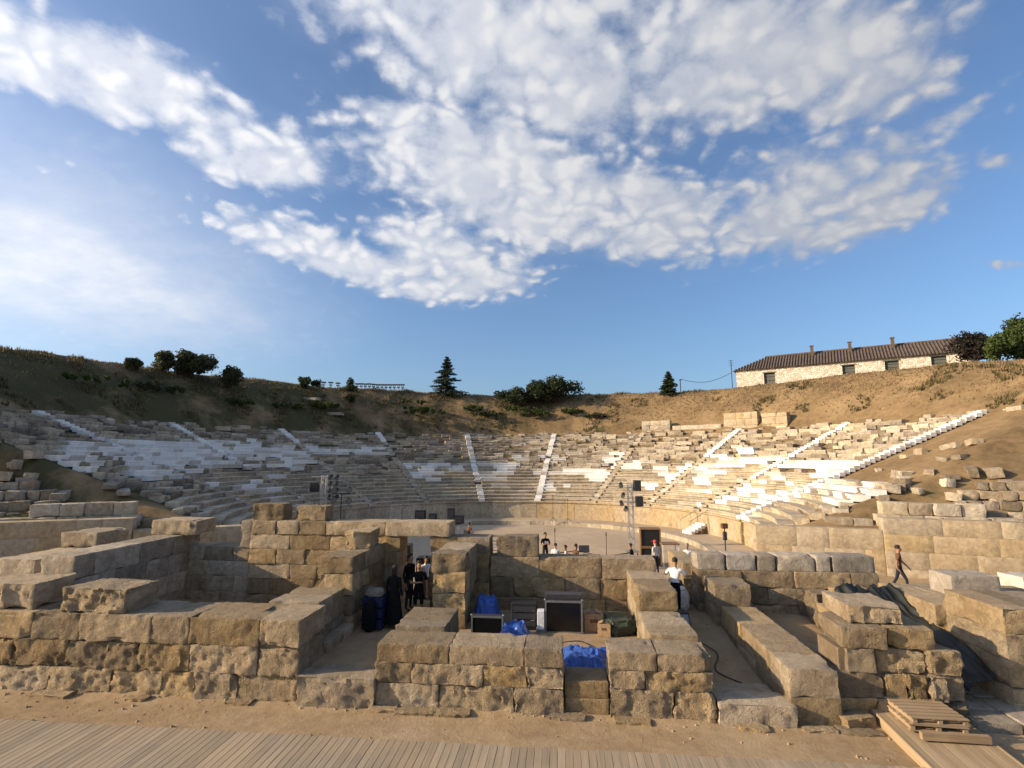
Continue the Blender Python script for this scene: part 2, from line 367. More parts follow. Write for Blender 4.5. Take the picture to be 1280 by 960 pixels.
# ------------------------------------------------------------------ ground
xs = [-1500, -600, -250, -120, -70, -45] + list(np.arange(-30, 30.01, .4)) + [45, 70, 120, 250, 600, 1500]
ys = [-1200, -500, -200, -80, -30, -10] + list(np.arange(-4, 50.01, .4)) + [70, 120, 250, 600, 1500]
gv = []; gf = []
for y in ys:
    for x in xs:
        z = gh(x, y) + (.035 * mnoise.fractal(Vector((x * .5, y * .5, 3)), 1, 2, 3) if abs(x) < 40 and -5 < y < 50 else 0)
        gv.append((x, y, z))
nx = len(xs)
gf = [(j * nx + i, j * nx + i + 1, (j + 1) * nx + i + 1, (j + 1) * nx + i) for j in range(len(ys) - 1) for i in range(nx - 1)]
tag(obj('ground', (gv, gf), 'sand', smooth=True), 'bare sandy ground around the stage ruins', 'ground', kind='structure')
# orchestra floor
ov = [tuple(pol(0, 0, ORCH + .02))]; of = []
rings = [2, 4, 6, 8, 10, 12.6]; NS = 96
for r in rings:
    for k in range(NS):
        p = pol(r, 2 * math.pi * k / NS); p.z = ORCH + .03 + .015 * mnoise.noise(p * .6); ov.append(tuple(p))
of += [(0, 1 + (k + 1) % NS, 1 + k) for k in range(NS)]
for j in range(len(rings) - 1):
    a, b_ = 1 + j * NS, 1 + (j + 1) * NS
    of += [(a + k, a + (k + 1) % NS, b_ + (k + 1) % NS, b_ + k) for k in range(NS)]
tag(obj('orchestra_floor', (ov, of), 'orchestra_sand', smooth=True), 'round beaten earth orchestra floor in front of the seating', 'floor', kind='structure')

# annular corridor round the orchestra with its kerb
def arc_box(r0, r1, t0, t1, z0, z1, n=2, prof=None):
    """a piece of ring; prof = list of (dr, dz) points of the cross-section, else a box"""
    pr = prof or [(r0, z0), (r1, z0), (r1, z1), (r0, z1)]
    vs, fs = [], []; m = len(pr)
    for i in range(n + 1):
        th = t0 + (t1 - t0) * i / n
        vs += [pol(r, th, z) for r, z in pr]
    for i in range(n):
        for k in range(m):
            a, b_ = i * m + k, i * m + (k + 1) % m; fs.append((b_, a, a + m, b_ + m))
    fs.append(tuple(range(m))); fs.append(tuple(n * m + k for k in reversed(range(m))))
    return vs, fs
def centre(vs):
    c = sum((Vector(v) for v in vs), Vector()) / len(vs); return [Vector(v) - c for v in vs], c
tag(obj('perimeter_path', arc_box(13.0, 15.6, R(-122), R(122), ORCH - .3, RING, 90), 'orchestra_sand'), 'raised earth path between orchestra kerb and podium wall', 'path', kind='structure')
kb = thing('orchestra_kerb', 'curved stone kerb edging the orchestra below the raised path', 'kerb', pol(12.8, 0, ORCH))
t = R(-118)
while t < R(118):
    dt = ru(.9, 1.5) / 12.8
    vs, c = centre(arc_box(0, 0, t, t + dt - .0012, 0, 0, 3, [(12.62 + ru(-.02, .02), ORCH - .1), (13.08, ORCH - .1), (13.08, RING + .02), (12.62 + ru(-.02, .02), RING + .02)])[0])
    obj('kerb_stone', (vs, arc_box(0, 1, 0, 1, 0, 1, 3)[1]), 'seat_stone', kb, c - kb.location); t += dt

# ------------------------------------------------------------------ hill with the hollow of the seating
NR, RR0, RUN, RISE, PZ = 24, 15.45, .725, .3, 1.26
RTOP = RR0 + NR * RUN; ZTOP = PZ + NR * RISE
CREST = [(-400, 432), (0, 435), (60, 441), (130, 451), (185, 460), (250, 469), (330, 475), (400, 483), (500, 488), (560, 493), (640, 495), (700, 494), (790, 492),
         (860, 490), (920, 485), (1000, 476), (1042, 470), (1188, 455), (1280, 449), (1700, 440)]
RC = 41.
def crest_z(th):
    t = max(-R(86), min(R(86), th)); p = pol(RC, t); x, _ = proj((p.x, p.y, 14))
    y = float(np.interp(x, [c[0] for c in CREST], [c[1] for c in CREST]))
    z = aty(x, y, p.y).z
    return z
PW0 = Vector((12.05, 26.5, 0)); PWD = Vector((9.5, -3.75, 0)).normalized(); PWN = Vector((-PWD.y, PWD.x, 0))
if PWN.y < 0: PWN = -PWN
def behind(x, y):
    sx = abs(x - D0.x) + D0.x; return (Vector((sx, y, 0)) - PW0).dot(PWN)
def earth_top(x, s): return 1.45 + .62 * s + (max(0., s - 3.4) * .95 if x < D0.x else 0.)      # how high the earth may stand behind a parodos wall
def hill_z(x, y):
    dx, dy = x - D0.x, y - D0.y; r = math.hypot(dx, dy); th = math.atan2(dx, dy)
    cone = PZ - .2 + (r - RR0) / RUN * RISE
    if r <= RTOP: z = cone
    else:
        cz = crest_z(th); k = (r - RTOP) / (RC - RTOP)
        zt = ZTOP - .15
        if k < 1: z = zt + (cz - zt) * (.55 * k + .45 * math.sin(k * math.pi / 2))
        else: z = cz - .012 * (r - RC) ** 1.2
    nz = .36 * mnoise.fractal(Vector((x * .24, y * .24, 1)), 1, 2, 5) - .25 * abs(mnoise.noise(Vector((math.atan2(x - D0.x, y - D0.y) * 22, r * .05, 7)))) if r > RTOP + .5 else .05 * mnoise.noise(Vector((x, y, 1)))
    if r > RC - 1.5: nz *= .4
    s = behind(x, y); lim = earth_top(x, s) + .25 * mnoise.fractal(Vector((x * .5, y * .5, 9)), 1, 2, 3)
    return min(z + nz, lim)
hv = []; hf = []
rl = list(np.linspace(15.7, RTOP + .2, 26)) + list(np.linspace(RTOP + .7, 44, 26)) + [47, 51, 56, 62, 70, 80, 95]
nt = 300; tl = np.linspace(R(-132), R(132), nt)
for th in tl:
    for r in rl:
        p = pol(r, th); hv.append((p.x, p.y, hill_z(p.x, p.y)))
m_ = len(rl)
for i in range(nt - 1):
    for j in range(m_ - 1):
        f = (i * m_ + j, i * m_ + j + 1, (i + 1) * m_ + j + 1, (i + 1) * m_ + j)
        if min(behind(hv[a][0], hv[a][1]) for a in f) > .12: hf.append(f)
tag(obj('hill', (hv, hf), 'hill_soil', smooth=True), 'brown grassy hill curving round behind the stone seating', 'hill', kind='structure')

# dry grass over the slopes: tufts of blades
def tufts(name, pts, hlo, hhi, w_, m, label, n=3, cat='grass'):
    V = []; F = []
    for (x, y, z) in pts:
        for k in range(n):
            a = ru(0, 6.28); h = ru(hlo, hhi); l = ru(0, .6) * h; ww = w_ * ru(.6, 1.3)
            ox, oy = ru(-.15, .15), ru(-.15, .15); i = len(V)
            V += [(x + ox - ww * math.cos(a), y + oy - ww * math.sin(a), z - .04), (x + ox + ww * math.cos(a), y + oy + ww * math.sin(a), z - .04),
                  (x + ox + l * math.cos(a * 3), y + oy + l * math.sin(a * 3), z + h)]
            F.append((i, i + 1, i + 2))
    return tag(obj(name, (V, F), m), label, cat, kind='stuff')
pts = []
while len(pts) < 22000:
    th = ru(R(-105), R(105)); r = RTOP + 1.0 + (44 - RTOP) * math.sqrt(rnd()) * .9
    p = pol(r, th)
    if mnoise.noise(Vector((p.x * .25, p.y * .25, 4))) < -.28 and rnd() < .7: continue
    if behind(p.x, p.y) < .5 or (th < R(-35) and rnd() < .6): continue
    pts.append((p.x, p.y, hill_z(p.x, p.y)))
tufts('dry_grass', pts, .04, .17, .05, 'grass_dry', 'dry yellow brown grass covering the hill slopes')

pts = []
while len(pts) < 3200:
    th = ru(R(-100), R(100)); p = pol(RTOP + .6 + (RC + 1.5 - RTOP) * rnd(), th)
    if mnoise.noise(Vector((p.x * .35, p.y * .35, 14))) < .08 + (.15 if th > R(30) else 0) or behind(p.x, p.y) < .5: continue
    pts.append((p.x, p.y, hill_z(p.x, p.y)))
tufts('dry_weeds', pts, .15, .42, .06, 'weed', 'taller brown green weeds growing in patches on the hill slopes', 6, 'weeds')
# ------------------------------------------------------------------ seating
ST = [R(a) for a in (-90, -70, -50, -30, -10, 10, 30, 50, 70, 90)]
ordn = ['first', 'second', 'third', 'fourth', 'fifth', 'sixth', 'seventh', 'eighth', 'ninth', 'tenth']
WHITE = [(30, 568, 165, 581, .95), (88, 548, 325, 582, .85), (55, 581, 125, 597, .9), (95, 597, 150, 612, .9), (125, 612, 175, 630, .85), (170, 580, 240, 600, .45), (215, 600, 330, 625, .25),
         (300, 566, 328, 584, .9), (337, 556, 394, 585, .8), (393, 558, 482, 567, .9), (300, 590, 345, 640, .3), (502, 577, 582, 588, .95), (510, 588, 550, 600, .8), (592, 578, 642, 592, .7), (592, 592, 625, 608, .7),
         (640, 566, 682, 574, .6), (686, 565, 711, 575, .9), (684, 584, 780, 591, .9), (640, 586, 684, 596, .4), (750, 565, 780, 580, .9), (760, 576, 798, 584, .8), (731, 593, 762, 601, .8), (660, 600, 710, 612, .4), (797, 602, 826, 610, .8),
         (790, 572, 830, 578, .6), (819, 578, 900, 591, .85), (828, 590, 878, 602, .8), (862, 602, 888, 612, .9), (900, 571, 960, 581, .9), (880, 556, 930, 575, .3), (893, 614, 922, 625, .9), (918, 598, 960, 622, .55),
         (920, 571, 1062, 583, .95), (1018, 581, 1086, 608, .75), (936, 609, 998, 624, .9), (960, 590, 1020, 610, .35), (1020, 606, 1100, 633, .8), (1016, 632, 1052, 649, .9), (870, 625, 930, 650, .35), (985, 590, 1018, 606, .5), (930, 583, 1000, 592, .3)]
def is_white(p, rr):
    x, y = proj(p)
    for x0, y0, x1, y1, pr in WHITE:
        if x0 <= x <= x1 and y0 <= y <= y1: return rr < pr * ((1.1 if x < 340 else .9) + .55 * mnoise.noise(Vector((x * .03, y * .35, 2))))
    return False
STW = .36
def seat_arc(i, t0, t1, kind):
    r0 = RR0 + i * RUN; z0 = PZ + i * RISE - RISE * 0; h = RISE
    if kind == 'white':
        pr = [(r0, z0 + h), (r0, z0 + h - .10), (r0 + .05, z0 + h - .12), (r0 + .05, z0 - .02), (r0 + RUN + .1, z0 - .02), (r0 + RUN + .1, z0 + h)]
    elif kind == 'seat':
        a, b_ = ru(-.02, .02), ru(-.015, .01)
        pr = [(r0 + a, z0 + h + b_), (r0 + a, z0 + h - .09 + b_), (r0 + .1, z0 + h - .13 + b_), (r0 + .11, z0 - .05), (r0 + RUN + .08, z0 - .05), (r0 + RUN + .08, z0 + h + b_)]
    else:
        a, b_, c_ = ru(-.06, .16), ru(-.13, .02), ru(.4, RUN + .1); s1, s2 = ru(0, .06), ru(-.06, .02)
        pr = [(r0 + a + s1, z0 + h + b_), (r0 + a, z0 + h + b_ - ru(.05, .14)), (r0 + a + ru(0, .08), z0 - .12), (r0 + a + c_, z0 - .12), (r0 + a + c_, z0 + h + b_ + s2)]
    pr = pr[::-1] if False else pr
    n = 2 if (t1 - t0) * r0 > .8 else 1
    vs, fs = arc_box(0, 0, t0, t1, 0, 0, n, pr)
    if kind == 'rubble':
        tw = ru(-.05, .05); c0 = sum(vs, Vector()) / len(vs)
        rot = Matrix.Rotation(ru(-.05, .05), 3, 'Z') @ Matrix.Rotation(tw * .6, 3, 'X') @ Matrix.Rotation(ru(-.03, .03), 3, 'Y')
        vs = [c0 + rot @ (v - c0) + Vector((ru(-.03, .03), ru(-.03, .03), ru(-.03, .03))) for v in vs]
    elif kind == 'seat':
        vs = [v + Vector((ru(-.008, .008), ru(-.008, .008), ru(-.012, .008))) for v in vs]
    return centre(vs) + (fs,)
def make_wedge(label, ta, tb, row_lo, row_hi, ruin0, gap):
    root = thing('seating_wedge', label, 'seating', pol(RR0 + 5, (ta + tb) / 2, PZ), group='wedges of stone seating round the orchestra')
    for i in range(row_lo, row_hi):
        r = RR0 + i * RUN; t0 = ta + gap[0] / r; tE = tb - gap[1] / r
        t = t0
        while t < tE - .1 / r:
            if abs(t) > R(90.5):
                m1 = pol(r + .4, t + .5 / r); m0 = pol(r + .4, t)
                if earth_top(m0.x, min(behind(m1.x, m1.y), behind(m0.x, m0.y)) - .4) < PZ + (i + 1) * RISE: t += .3 / r; continue
            ruin = ruin0 + 2.5 * mnoise.noise(Vector((t * 6, i * .15, 5)))
            wh = is_white(pol(r, t + .4 / r, PZ + (i + 1) * RISE), rnd())
            if wh: kind, L = 'white', ru(.7, 1.9)
            elif i < ruin: kind, L = 'seat', ru(.8, 1.6)
            else: kind, L = 'rubble', ru(.4, 1.7)
            dt = L / r; te = min(tE, t + dt)
            if tE - te < .3 / r: te = tE
            if kind == 'rubble' and rnd() < (.10 if i < NR - 1 else .35): t = te; continue
            vs, c, fs = seat_arc(i, t, te - (.006 if kind != 'rubble' else ru(.01, .05)) / r, kind)
            m = ('marble' if rnd() < .8 else 'marble_worn') if kind == 'white' else ('seat_stone' if (kind == 'seat' or rnd() < .55) else 'seat_dark')
            o = obj('seat_block', (vs, fs), m, root, c - root.location)
            t = te
    return root
for k in range(9):
    fr = 'from the end below the long tiled house' if k > 4 else 'from the end under the dark green hill'
    kk = (8 - k) if k > 4 else k
    lab = f'{ordn[kk]} wedge of stone seat rows counted {fr}' if k != 4 else 'middle wedge of stone seat rows between two white marble stairways'
    make_wedge(lab, ST[k], ST[k + 1], 0, NR, (9.5, 9, 8.5, 8.5, 8.5, 9.5, 10, 10.5, 10)[k], (STW, STW))
make_wedge('broken end wedge of low seat rows beyond the last white stairway below the tiled house', ST[9], R(118), 0, 9, 4.5, (STW, 0.2))
make_wedge('broken end wedge of low seat rows beyond the last stairway under the dark hill', R(-120), ST[0], 0, NR, 5.5, (.2, STW))
# stairways: two steps to each row
def step_mesh(rise, run, w_):
    b = B(); bx(b, (0, 0, 0), (w_, run, rise), bev=.012); me = bpy.data.meshes.new('step'); b.to_mesh(me); b.free(); return me
for k, th in enumerate(ST):
    whites = {0: 12, 1: 10, 2: 19, 3: 20, 4: 0, 5: 0, 6: 30, 7: 14, 8: 8, 9: 0}[k]
    end = 'tiled house end' if k > 4 else 'dark hill end'; kk = 9 - k if k > 4 else k
    root = thing('stairway', f'{ordn[kk]} radial stairway from the {end}, ' + ('white marble steps from bottom to top' if whites == 0 else 'worn stone steps' if whites == 30 else 'white marble steps in its upper part'),
                 'stairs', pol(RR0, th, PZ), group='radial stairways through the seating')
    sm = {}
    for i in range(NR * 2):
        row = i // 2; wht = row >= whites
        if not wht and row > 11 and rnd() < .35: continue
        key = ('marble' if rnd() < (.55 if k in (4,) else .85) else 'marble_worn') if wht else ('marble_worn' if rnd() < .15 else 'seat_stone')
        if key not in sm:
            me = step_mesh(RISE / 2 + .14, RUN / 2 + .06, .62); me.materials.append(MATS[key]); sm[key] = me
        if wht and k not in (9,) and rnd() < .1: continue
        p = pol(RR0 + (i + .5) * RUN / 2, th + ru(-.04, .04) / 20, PZ + (i + 1) * RISE / 2 - (RISE / 2 + .14) / 2 + (.11 if wht else .03))
        obj('step', sm[key], None, root, p - root.location, (ru(-.02, .02), ru(-.025, .025), -th + ru(-.04, .04) * (1 if wht else 2)))
# podium wall
pw = thing('podium_wall', 'curved podium wall of upright slabs below the lowest seats', 'wall', pol(RR0, 0, RING))
t = R(-127)
while t < R(127):
    dt = ru(1.0, 1.8) / RR0; te = min(R(127), t + dt)
    a = ru(-.015, .015)
    pr = [(RR0 - .12, PZ + .01), (RR0 - .12, PZ - .1), (RR0 + a, PZ - .16), (RR0 + a, RING - .1), (RR0 + .45, RING - .1), (RR0 + .45, PZ + .01)]
    vs, fs = arc_box(0, 0, t, te - .006 / RR0, 0, 0, 3, pr); vs, c = centre(vs)
    obj('wall_slab', (vs, fs), 'ashlar' if t > 0 else 'seat_stone', pw, c - pw.location); t = te
# coping rubble along the top rim, and low walls on it
rim = thing('rim_wall', 'low broken line of rubble blocks along the top of the seating', 'wall', pol(RTOP, 0, ZTOP))
t = R(-96)
while t < R(97):
    L = ru(.5, 1.4)
    if rnd() < .55:
        h = ru(.18, .5); p = pol(RTOP + ru(.1, .6), t + L / 2 / RTOP, ZTOP - .1 + h / 2 - .1)
        block_obj('rubble_block', (L * .96, ru(.4, .7), h), 'seat_dark' if rnd() < .5 else 'seat_stone', rim, p - rim.location, (ru(-.05, .05), ru(-.05, .05), -t + ru(-.1, .1)), rough=.03, res=.3)
    t += L / RTOP

# ------------------------------------------------------------------ walls of squared blocks
def wall_blocks(root, L, T, courses, top=None, lens=(.7, 1.5), along='u', m='poros', rough=.02, chip=.5, gap=.006, res=.10, jig=.012, skip=0., mix=None, ease=.014):
    """courses: heights from the bottom; top(s): height above which no block stands at run position s; one child per block"""
    z = 0.
    for ci, h in enumerate(courses):
        s = 0.; first = True
        while s < L - .05:
            l = ru(*lens)
            if first and ci % 2: l *= .6
            first = False
            if L - s - l < lens[0] * .6: l = L - s
            if top is None or z + h <= top(s + l / 2) + .02:
                if rnd() >= skip:
                    tt = T + ru(-jig, jig) * 2; d = (l - gap, tt, h - gap * .7)
                    c = (s + l / 2, T / 2 + ru(-jig, jig), z + h / 2)
                    if along == 'v': d = (d[1], d[0], d[2]); c = (c[1], c[0], c[2])
                    mm = m if not mix or rnd() > mix[1] else mix[0]
                    block_obj('stone_block', d, mm, root, c, (0, 0, ru(-.006, .006)), rough=rough * ((.55 if ci == len(courses) - 1 else 1.25) if m == 'poros_front' else 1.), chip=chip, res=res, ease=ease)
            s += l
        z += h
def core(root, x0, x1, y0, y1, z0, z1, m='pit_soil'):  # unseen inner box, added to stop light passing through the joints
    b = B(); bx(b, ((x0 + x1) / 2, (y0 + y1) / 2, (z0 + z1) / 2), (x1 - x0, y1 - y0, z1 - z0)); obj('core', b, m, root)
def stage_wall(label, u0, u1, v0, v1, z0, courses, along='u', cz=None, name='stone_wall', **kw):
    root = thing(name, label, 'wall', S(u0, v0, z0), -SA)
    L, T = (u1 - u0, v1 - v0) if along == 'u' else (v1 - v0, u1 - u0)
    wall_blocks(root, L, T, courses, along=along, **kw)
    H = (cz if cz else sum(courses)) - .08
    if L > .4 and T > .3: core(root, .09, u1 - u0 - .09, .09, v1 - v0 - .09, 0, H)
    return root
def loose(label, u0, u1, v0, v1, z0, z1, m='poros', rz=0., rough=.03, chip=.8, name='stone_block', cat='stone block', tilt=(0, 0), res=.08, group=None):
    o = block_obj(name, (u1 - u0, v1 - v0, z1 - z0), m, None, S((u0 + u1) / 2, (v0 + v1) / 2, (z0 + z1) / 2), (tilt[0], tilt[1], -SA + rz), rough=rough, chip=chip, res=res, ease=.02)
    return tag(o, label, cat, group)

# left front room of the stage building
stage_wall('long low front wall of rough blocks with two boulders on it', -16.5, -5.0, 0, 1.35, -.42, (.64, .62, .62), lens=(.8, 1.9), m='poros_front', rough=.04, chip=.8, res=.055, mix=('poros', .4))
stage_wall('short stub wall running back beside the front corner of the left doorway passage', -6.6, -5.2, 1.38, 3.05, .1, (.68, .72), 'v', lens=(.8, 1.7), m='poros', rough=.03)
stage_wall('thick side wall of the left room with a sunlit front end', -13.4, -12.4, 1.45, 6.6, 0, (.62, .64, .64, .64), 'v', lens=(.9, 1.8), m='limestone', rough=.03)
stage_wall('lower parallel wall beside the long front wall, outside the left room', -15.9, -14.5, 2.3, 6.2, 0, (.6, .6, .55, .5), 'v', lens=(.9, 1.7), m='limestone', rough=.03)
stage_wall('shaded back wall of the left room between two higher walls', -12.4, -10.05, 6.0, 6.9, 0, (.55, .55, .5, .5), m='limestone', rough=.025)
loose('flat topped boulder at the far end of the long front wall', -13.9, -12.2, .15, 1.35, 1.46, 2.08, 'limestone', .05, .07)
loose('rounded boulder lying alone on the long front wall', -11.3, -9.55, .12, 1.2, 1.46, 2.03, 'poros', -.04, .10, 1.)
loose('long squared block resting on the back end of the sunlit side wall', -13.6, -11.9, 5.6, 6.7, 2.54, 3.05, 'limestone', .03, .03)
loose('squared block on the lower wall outside the left room', -15.9, -14.6, 4.4, 5.8, 2.25, 2.75, 'limestone', .02, .03)
stage_wall('tall back wall of large blocks left of the doorway', -9.95, -4.45, 5.8, 6.7, 0, (.55, .52, .5, .5, .51), lens=(.9, 1.7), m='poros', rough=.022, top=lambda s: 9)
tag(block_obj('stone_block', (.42, .7, .95), 'limestone', None, S(-10.2, 6.3, 2.55), (0, 0, -SA), rough=.02), 'pale upright slab at the left end of the tall back wall', 'stone block')
tl_ = thing('lintel_course', 'row of long lintel stones capping the tall back wall beside the doorway', 'lintel', S(-9.9, 5.75, 2.58), -SA)
s = 0.
for l in (.9, .85, 1.0, 2.15): block_obj('lintel_stone', (l - .02, .95, .46), 'poros', tl_, (s + l / 2, .5, .235), rough=.025); s += l
lt = block_obj('door_lintel', (2.28, 1.0, .47), 'limestone', None, S(-3.85, 6.24, 2.58 + .237), (0, 0, -SA), rough=.02, chip=.6)
tag(lt, 'long stone lintel beam spanning the open doorway', 'lintel')
loose('rough loose block on the tall back wall, farther from the door lintel', -10.0, -8.85, 5.95, 6.65, 3.05, 3.62, 'poros', .05, .05, 1.)
loose('pitted loose block on the tall back wall, nearer the door lintel', -8.45, -7.25, 5.98, 6.6, 3.05, 3.55, 'poros', -.05, .06, .8)
stage_wall('square pier of stacked blocks on the left of the doorway passage', -6.0, -4.97, 3.0, 5.78, .15, (.56, .58, .58, .5), 'v', lens=(1.1, 1.7), m='poros', rough=.035)
loose('broken honeycombed block on the pier beside the doorway', -5.85, -5.05, 4.3, 5.4, 2.38, 2.9, 'poros', .1, .09, 1.)
stage_wall('low stone ledge along the left side of the doorway passage', -5.35, -4.9, 1.4, 3.0, .1, (.42,), 'v', lens=(.7, 1.2), m='limestone')
loose('worn threshold stone at the mouth of the left doorway passage', -4.98, -3.12, -.12, .62, -.42, .28, 'limestone', 0, .06, 1., 'threshold_stone', 'step')
stage_wall('narrow jamb wall on the right of the doorway under the lintel end', -3.38, -1.32, 5.8, 6.7, 0, (.55, .52, .5, .5, .5), lens=(.9, 1.2), m='poros', rough=.025)
stage_wall('rough stacked pillar wall between doorway passage and middle room', -2.75, -1.75, 3.65, 5.78, .15, (.55, .55, .6, .55), 'v', lens=(.9, 1.3), m='poros', rough=.06, chip=1.)
# middle room
stage_wall('back wall of the middle room in large drafted blocks', -1.3, 4.2, 5.8, 6.6, 0, (.65, .65, .65), lens=(1.1, 2.2), m='poros', rough=.022)
loose('big square block standing on the back wall of the middle room', -1.1, .32, 5.85, 6.55, 1.95, 2.62, 'poros', .02, .035, .8)
stage_wall('low front wall of the middle room, capped by pale slabs', -3.12, 1.15, 0, .95, -.42, (.6, .44, .40), lens=(.9, 1.9), m='poros_front', rough=.038, chip=.6, res=.055, mix=('poros', .3))
stage_wall('lower sill of the gap in the front wall under the blue sheet', 1.17, 2.13, .1, .95, -.42, (.4, .35), lens=(.9, 1.2), m='poros_front', rough=.03)
stage_wall('front corner wall of the middle room beside the right passage', 2.15, 4.37, 0, .97, -.42, (.66, .38, .38), lens=(.9, 1.6), m='poros_front', rough=.045, chip=.8, res=.055, mix=('poros', .3))
stage_wall('short return wall behind the left corner of the low front wall', -3.02, -1.75, .98, 2.65, .1, (.5, .52), 'v', lens=(.8, 1.7), m='poros', rough=.03)
stage_wall('right side wall of the middle room, low front half with flat slabs', 3.2, 4.33, .99, 2.95, .1, (.5, .49), 'v', lens=(.9, 1.5), m='poros', rough=.02)
stage_wall('right side wall of the middle room, higher rear half', 3.25, 4.3, 2.97, 5.76, .1, (.5, .49, .52), 'v', lens=(1.2, 1.6), m='poros', rough=.025)
fd = thing('foot_course', 'thin broken footing stones along the base of the front walls', 'footing', S(-3, -.2, FRONT), -SA)
for u in (-3.1, -2.3, -1.6, 1.0, 2.4, 4.9, 6.2, 7.0, -6.5, -9, -11.2):
    block_obj('footing_stone', (ru(.5, 1.0), ru(.22, .35), .14), 'poros_front', fd, (u + 3.2, ru(.02, .1), -.01), (ru(-.05, .05), 0, ru(-.1, .1)), rough=.05, chip=1., res=.06)
# right passage, right room
loose('broad step at the mouth of the right hand passage', 4.42, 6.02, -.1, .62, -.42, .08, 'limestone', 0, .05, .9, 'passage_step', 'step')
loose('second step inside the right hand passage', 4.42, 5.9, .66, 1.3, -.4, -.02, 'limestone', 0, .03, .6, 'passage_step', 'step')
stage_wall('long flat topped wall along the right passage, sloping slabs on top', 5.95, 6.97, .05, 4.9, -.42, (.62, .57), 'v', lens=(1.3, 2.2), m='poros', rough=.018, chip=.35, jig=.003, gap=.003, ease=.01)
stage_wall('higher block of wall where the long passage wall meets the cross wall', 5.8, 6.88, 4.92, 6.18, 0, (.7, .7), 'v', lens=(1.2, 1.4), m='poros', rough=.03)
e_ = stage_wall('cross wall behind the right room topped by a row of squared grey blocks', 5.6, 11.3, 6.2, 7.1, 0, (.52, .52, .52), lens=(1.0, 1.8), m='poros', rough=.025)
s = 0.
for l in (.95, 1.0, .62, 1.25, .5, 1.35): block_obj('top_block', (l - .06, .8, .5), 'grey_stone', e_, (s + l / 2 + .02, .48, 1.56 + .25), (0, 0, ru(-.02, .02)), rough=.02, ease=.025); s += l
stage_wall('thin wall running on behind the cross wall beside the passage', 5.35, 5.95, 7.12, 9.8, -.2, (.6, .6, .6), 'v', lens=(1.1, 1.7), m='poros', rough=.02)
loose('low grey block lying past the end of the cross wall', 10.3, 11.4, 5.2, 6.1, .2, 1.0, 'grey_stone', .1, .03)
fr = thing('stone_wall', 'ragged stepped pile of wall courses behind the wooden pallets', 'wall', S(6.9, .35, -.42), -SA)
def frow(x0, x1, y0, y1, z0, z1, lens, rough, chip):
    s = x0
    while s < x1 - .1:
        l = ru(*lens); l = x1 - s if x1 - s - l < .3 else l
        block_obj('stone_block', (l - .015, y1 - y0 + ru(-.05, .05), z1 - z0 - .012), 'poros' if rnd() < .6 else 'poros_front', fr, (s + l / 2, (y0 + y1) / 2 + ru(-.08, .08), (z0 + z1) / 2), (ru(-.02, .02), ru(-.025, .025), ru(-.07, .07)), rough=rough * 1.3, chip=min(1.3, chip + .25), res=.075); s += l
frow(.05, 2.0, .0, 1.3, 0, .52, (.6, 1.1), .05, .8); frow(2.0, 2.85, .05, 1.2, 0, .5, (.35, .5), .08, 1.)
frow(.1, 1.6, .0, 1.3, .52, 1.04, (.8, 1.2), .03, .6); frow(1.6, 2.8, .02, 1.2, .52, 1.04, (.3, .55), .07, 1.)
frow(.42, 1.5, .05, 1.4, 1.04, 1.54, (.5, .9), .035, .6); frow(1.5, 2.7, .08, 1.25, 1.04, 1.54, (.35, .6), .06, 1.)
frow(.38, 2.3, .1, 1.4, 1.54, 1.98, (.8, 1.1), .035, .7)
frow(.7, 1.85, .3, 1.7, 1.98, 2.36, (1.1, 1.3), .05, .8)
core(fr, .3, 2.5, .15, 1.1, 0, 1.5)
loose('broken slab fragment lying at the foot of the stepped pile', 6.9, 7.6, -.05, .35, -.42, -.12, 'poros', .3, .06, 1.)
g_ = stage_wall('thick rough wall end at the right of the tarpaulin pit', 10.95, 14.5, .9, 2.7, -.35, (.55, .6, .55, .55), lens=(.5, 1.1), m='poros', rough=.05, chip=.8)
stage_wall('lower rear stretch of the rough wall carrying a squared block', 10.7, 14.5, 2.75, 5.2, -.1, (.55, .55, .5), lens=(.6, 1.2), m='poros', rough=.05, chip=.8)
loose('squared grey block with drafted face on the lower rear wall', 11.75, 13.0, 3.6, 4.5, 1.42, 2.05, 'grey_stone', 0, .015, .3)
loose('fluted pale stone standing at the edge by the parodos', 15.6, 16.4, 6.4, 7.2, 0, 1.5, 'marble_worn', .2, .03, .6)
for k, (u, v, a, b_, h) in enumerate(((9.3, 4.6, 1.0, .8, .9), (10.2, 4.3, .8, .7, 1.0), (9.9, 5.3, .9, .7, 1.3), (9.2, 5.6, .7, .6, 1.1))):
    loose('rubble stone heaped behind the black tarpaulin', u - a / 2, u + a / 2, v - b_ / 2, v + b_ / 2, 0, h, 'poros', ru(-.4, .4), .09, 1., 'rubble_stone', 'stone', group='rubble behind the tarpaulin')
pv = thing('flagstone_paving', 'worn flagstones in front of the black tarpaulin pit', 'paving', S(9.6, .1, -.35), -SA)
for i in range(2):
    for j in range(3): block_obj('flagstone', (.86, .62, .2), 'grey_stone', pv, (.45 + i * .9, .3 + j * .66, .1 + ru(-.01, .01)), rough=.02)

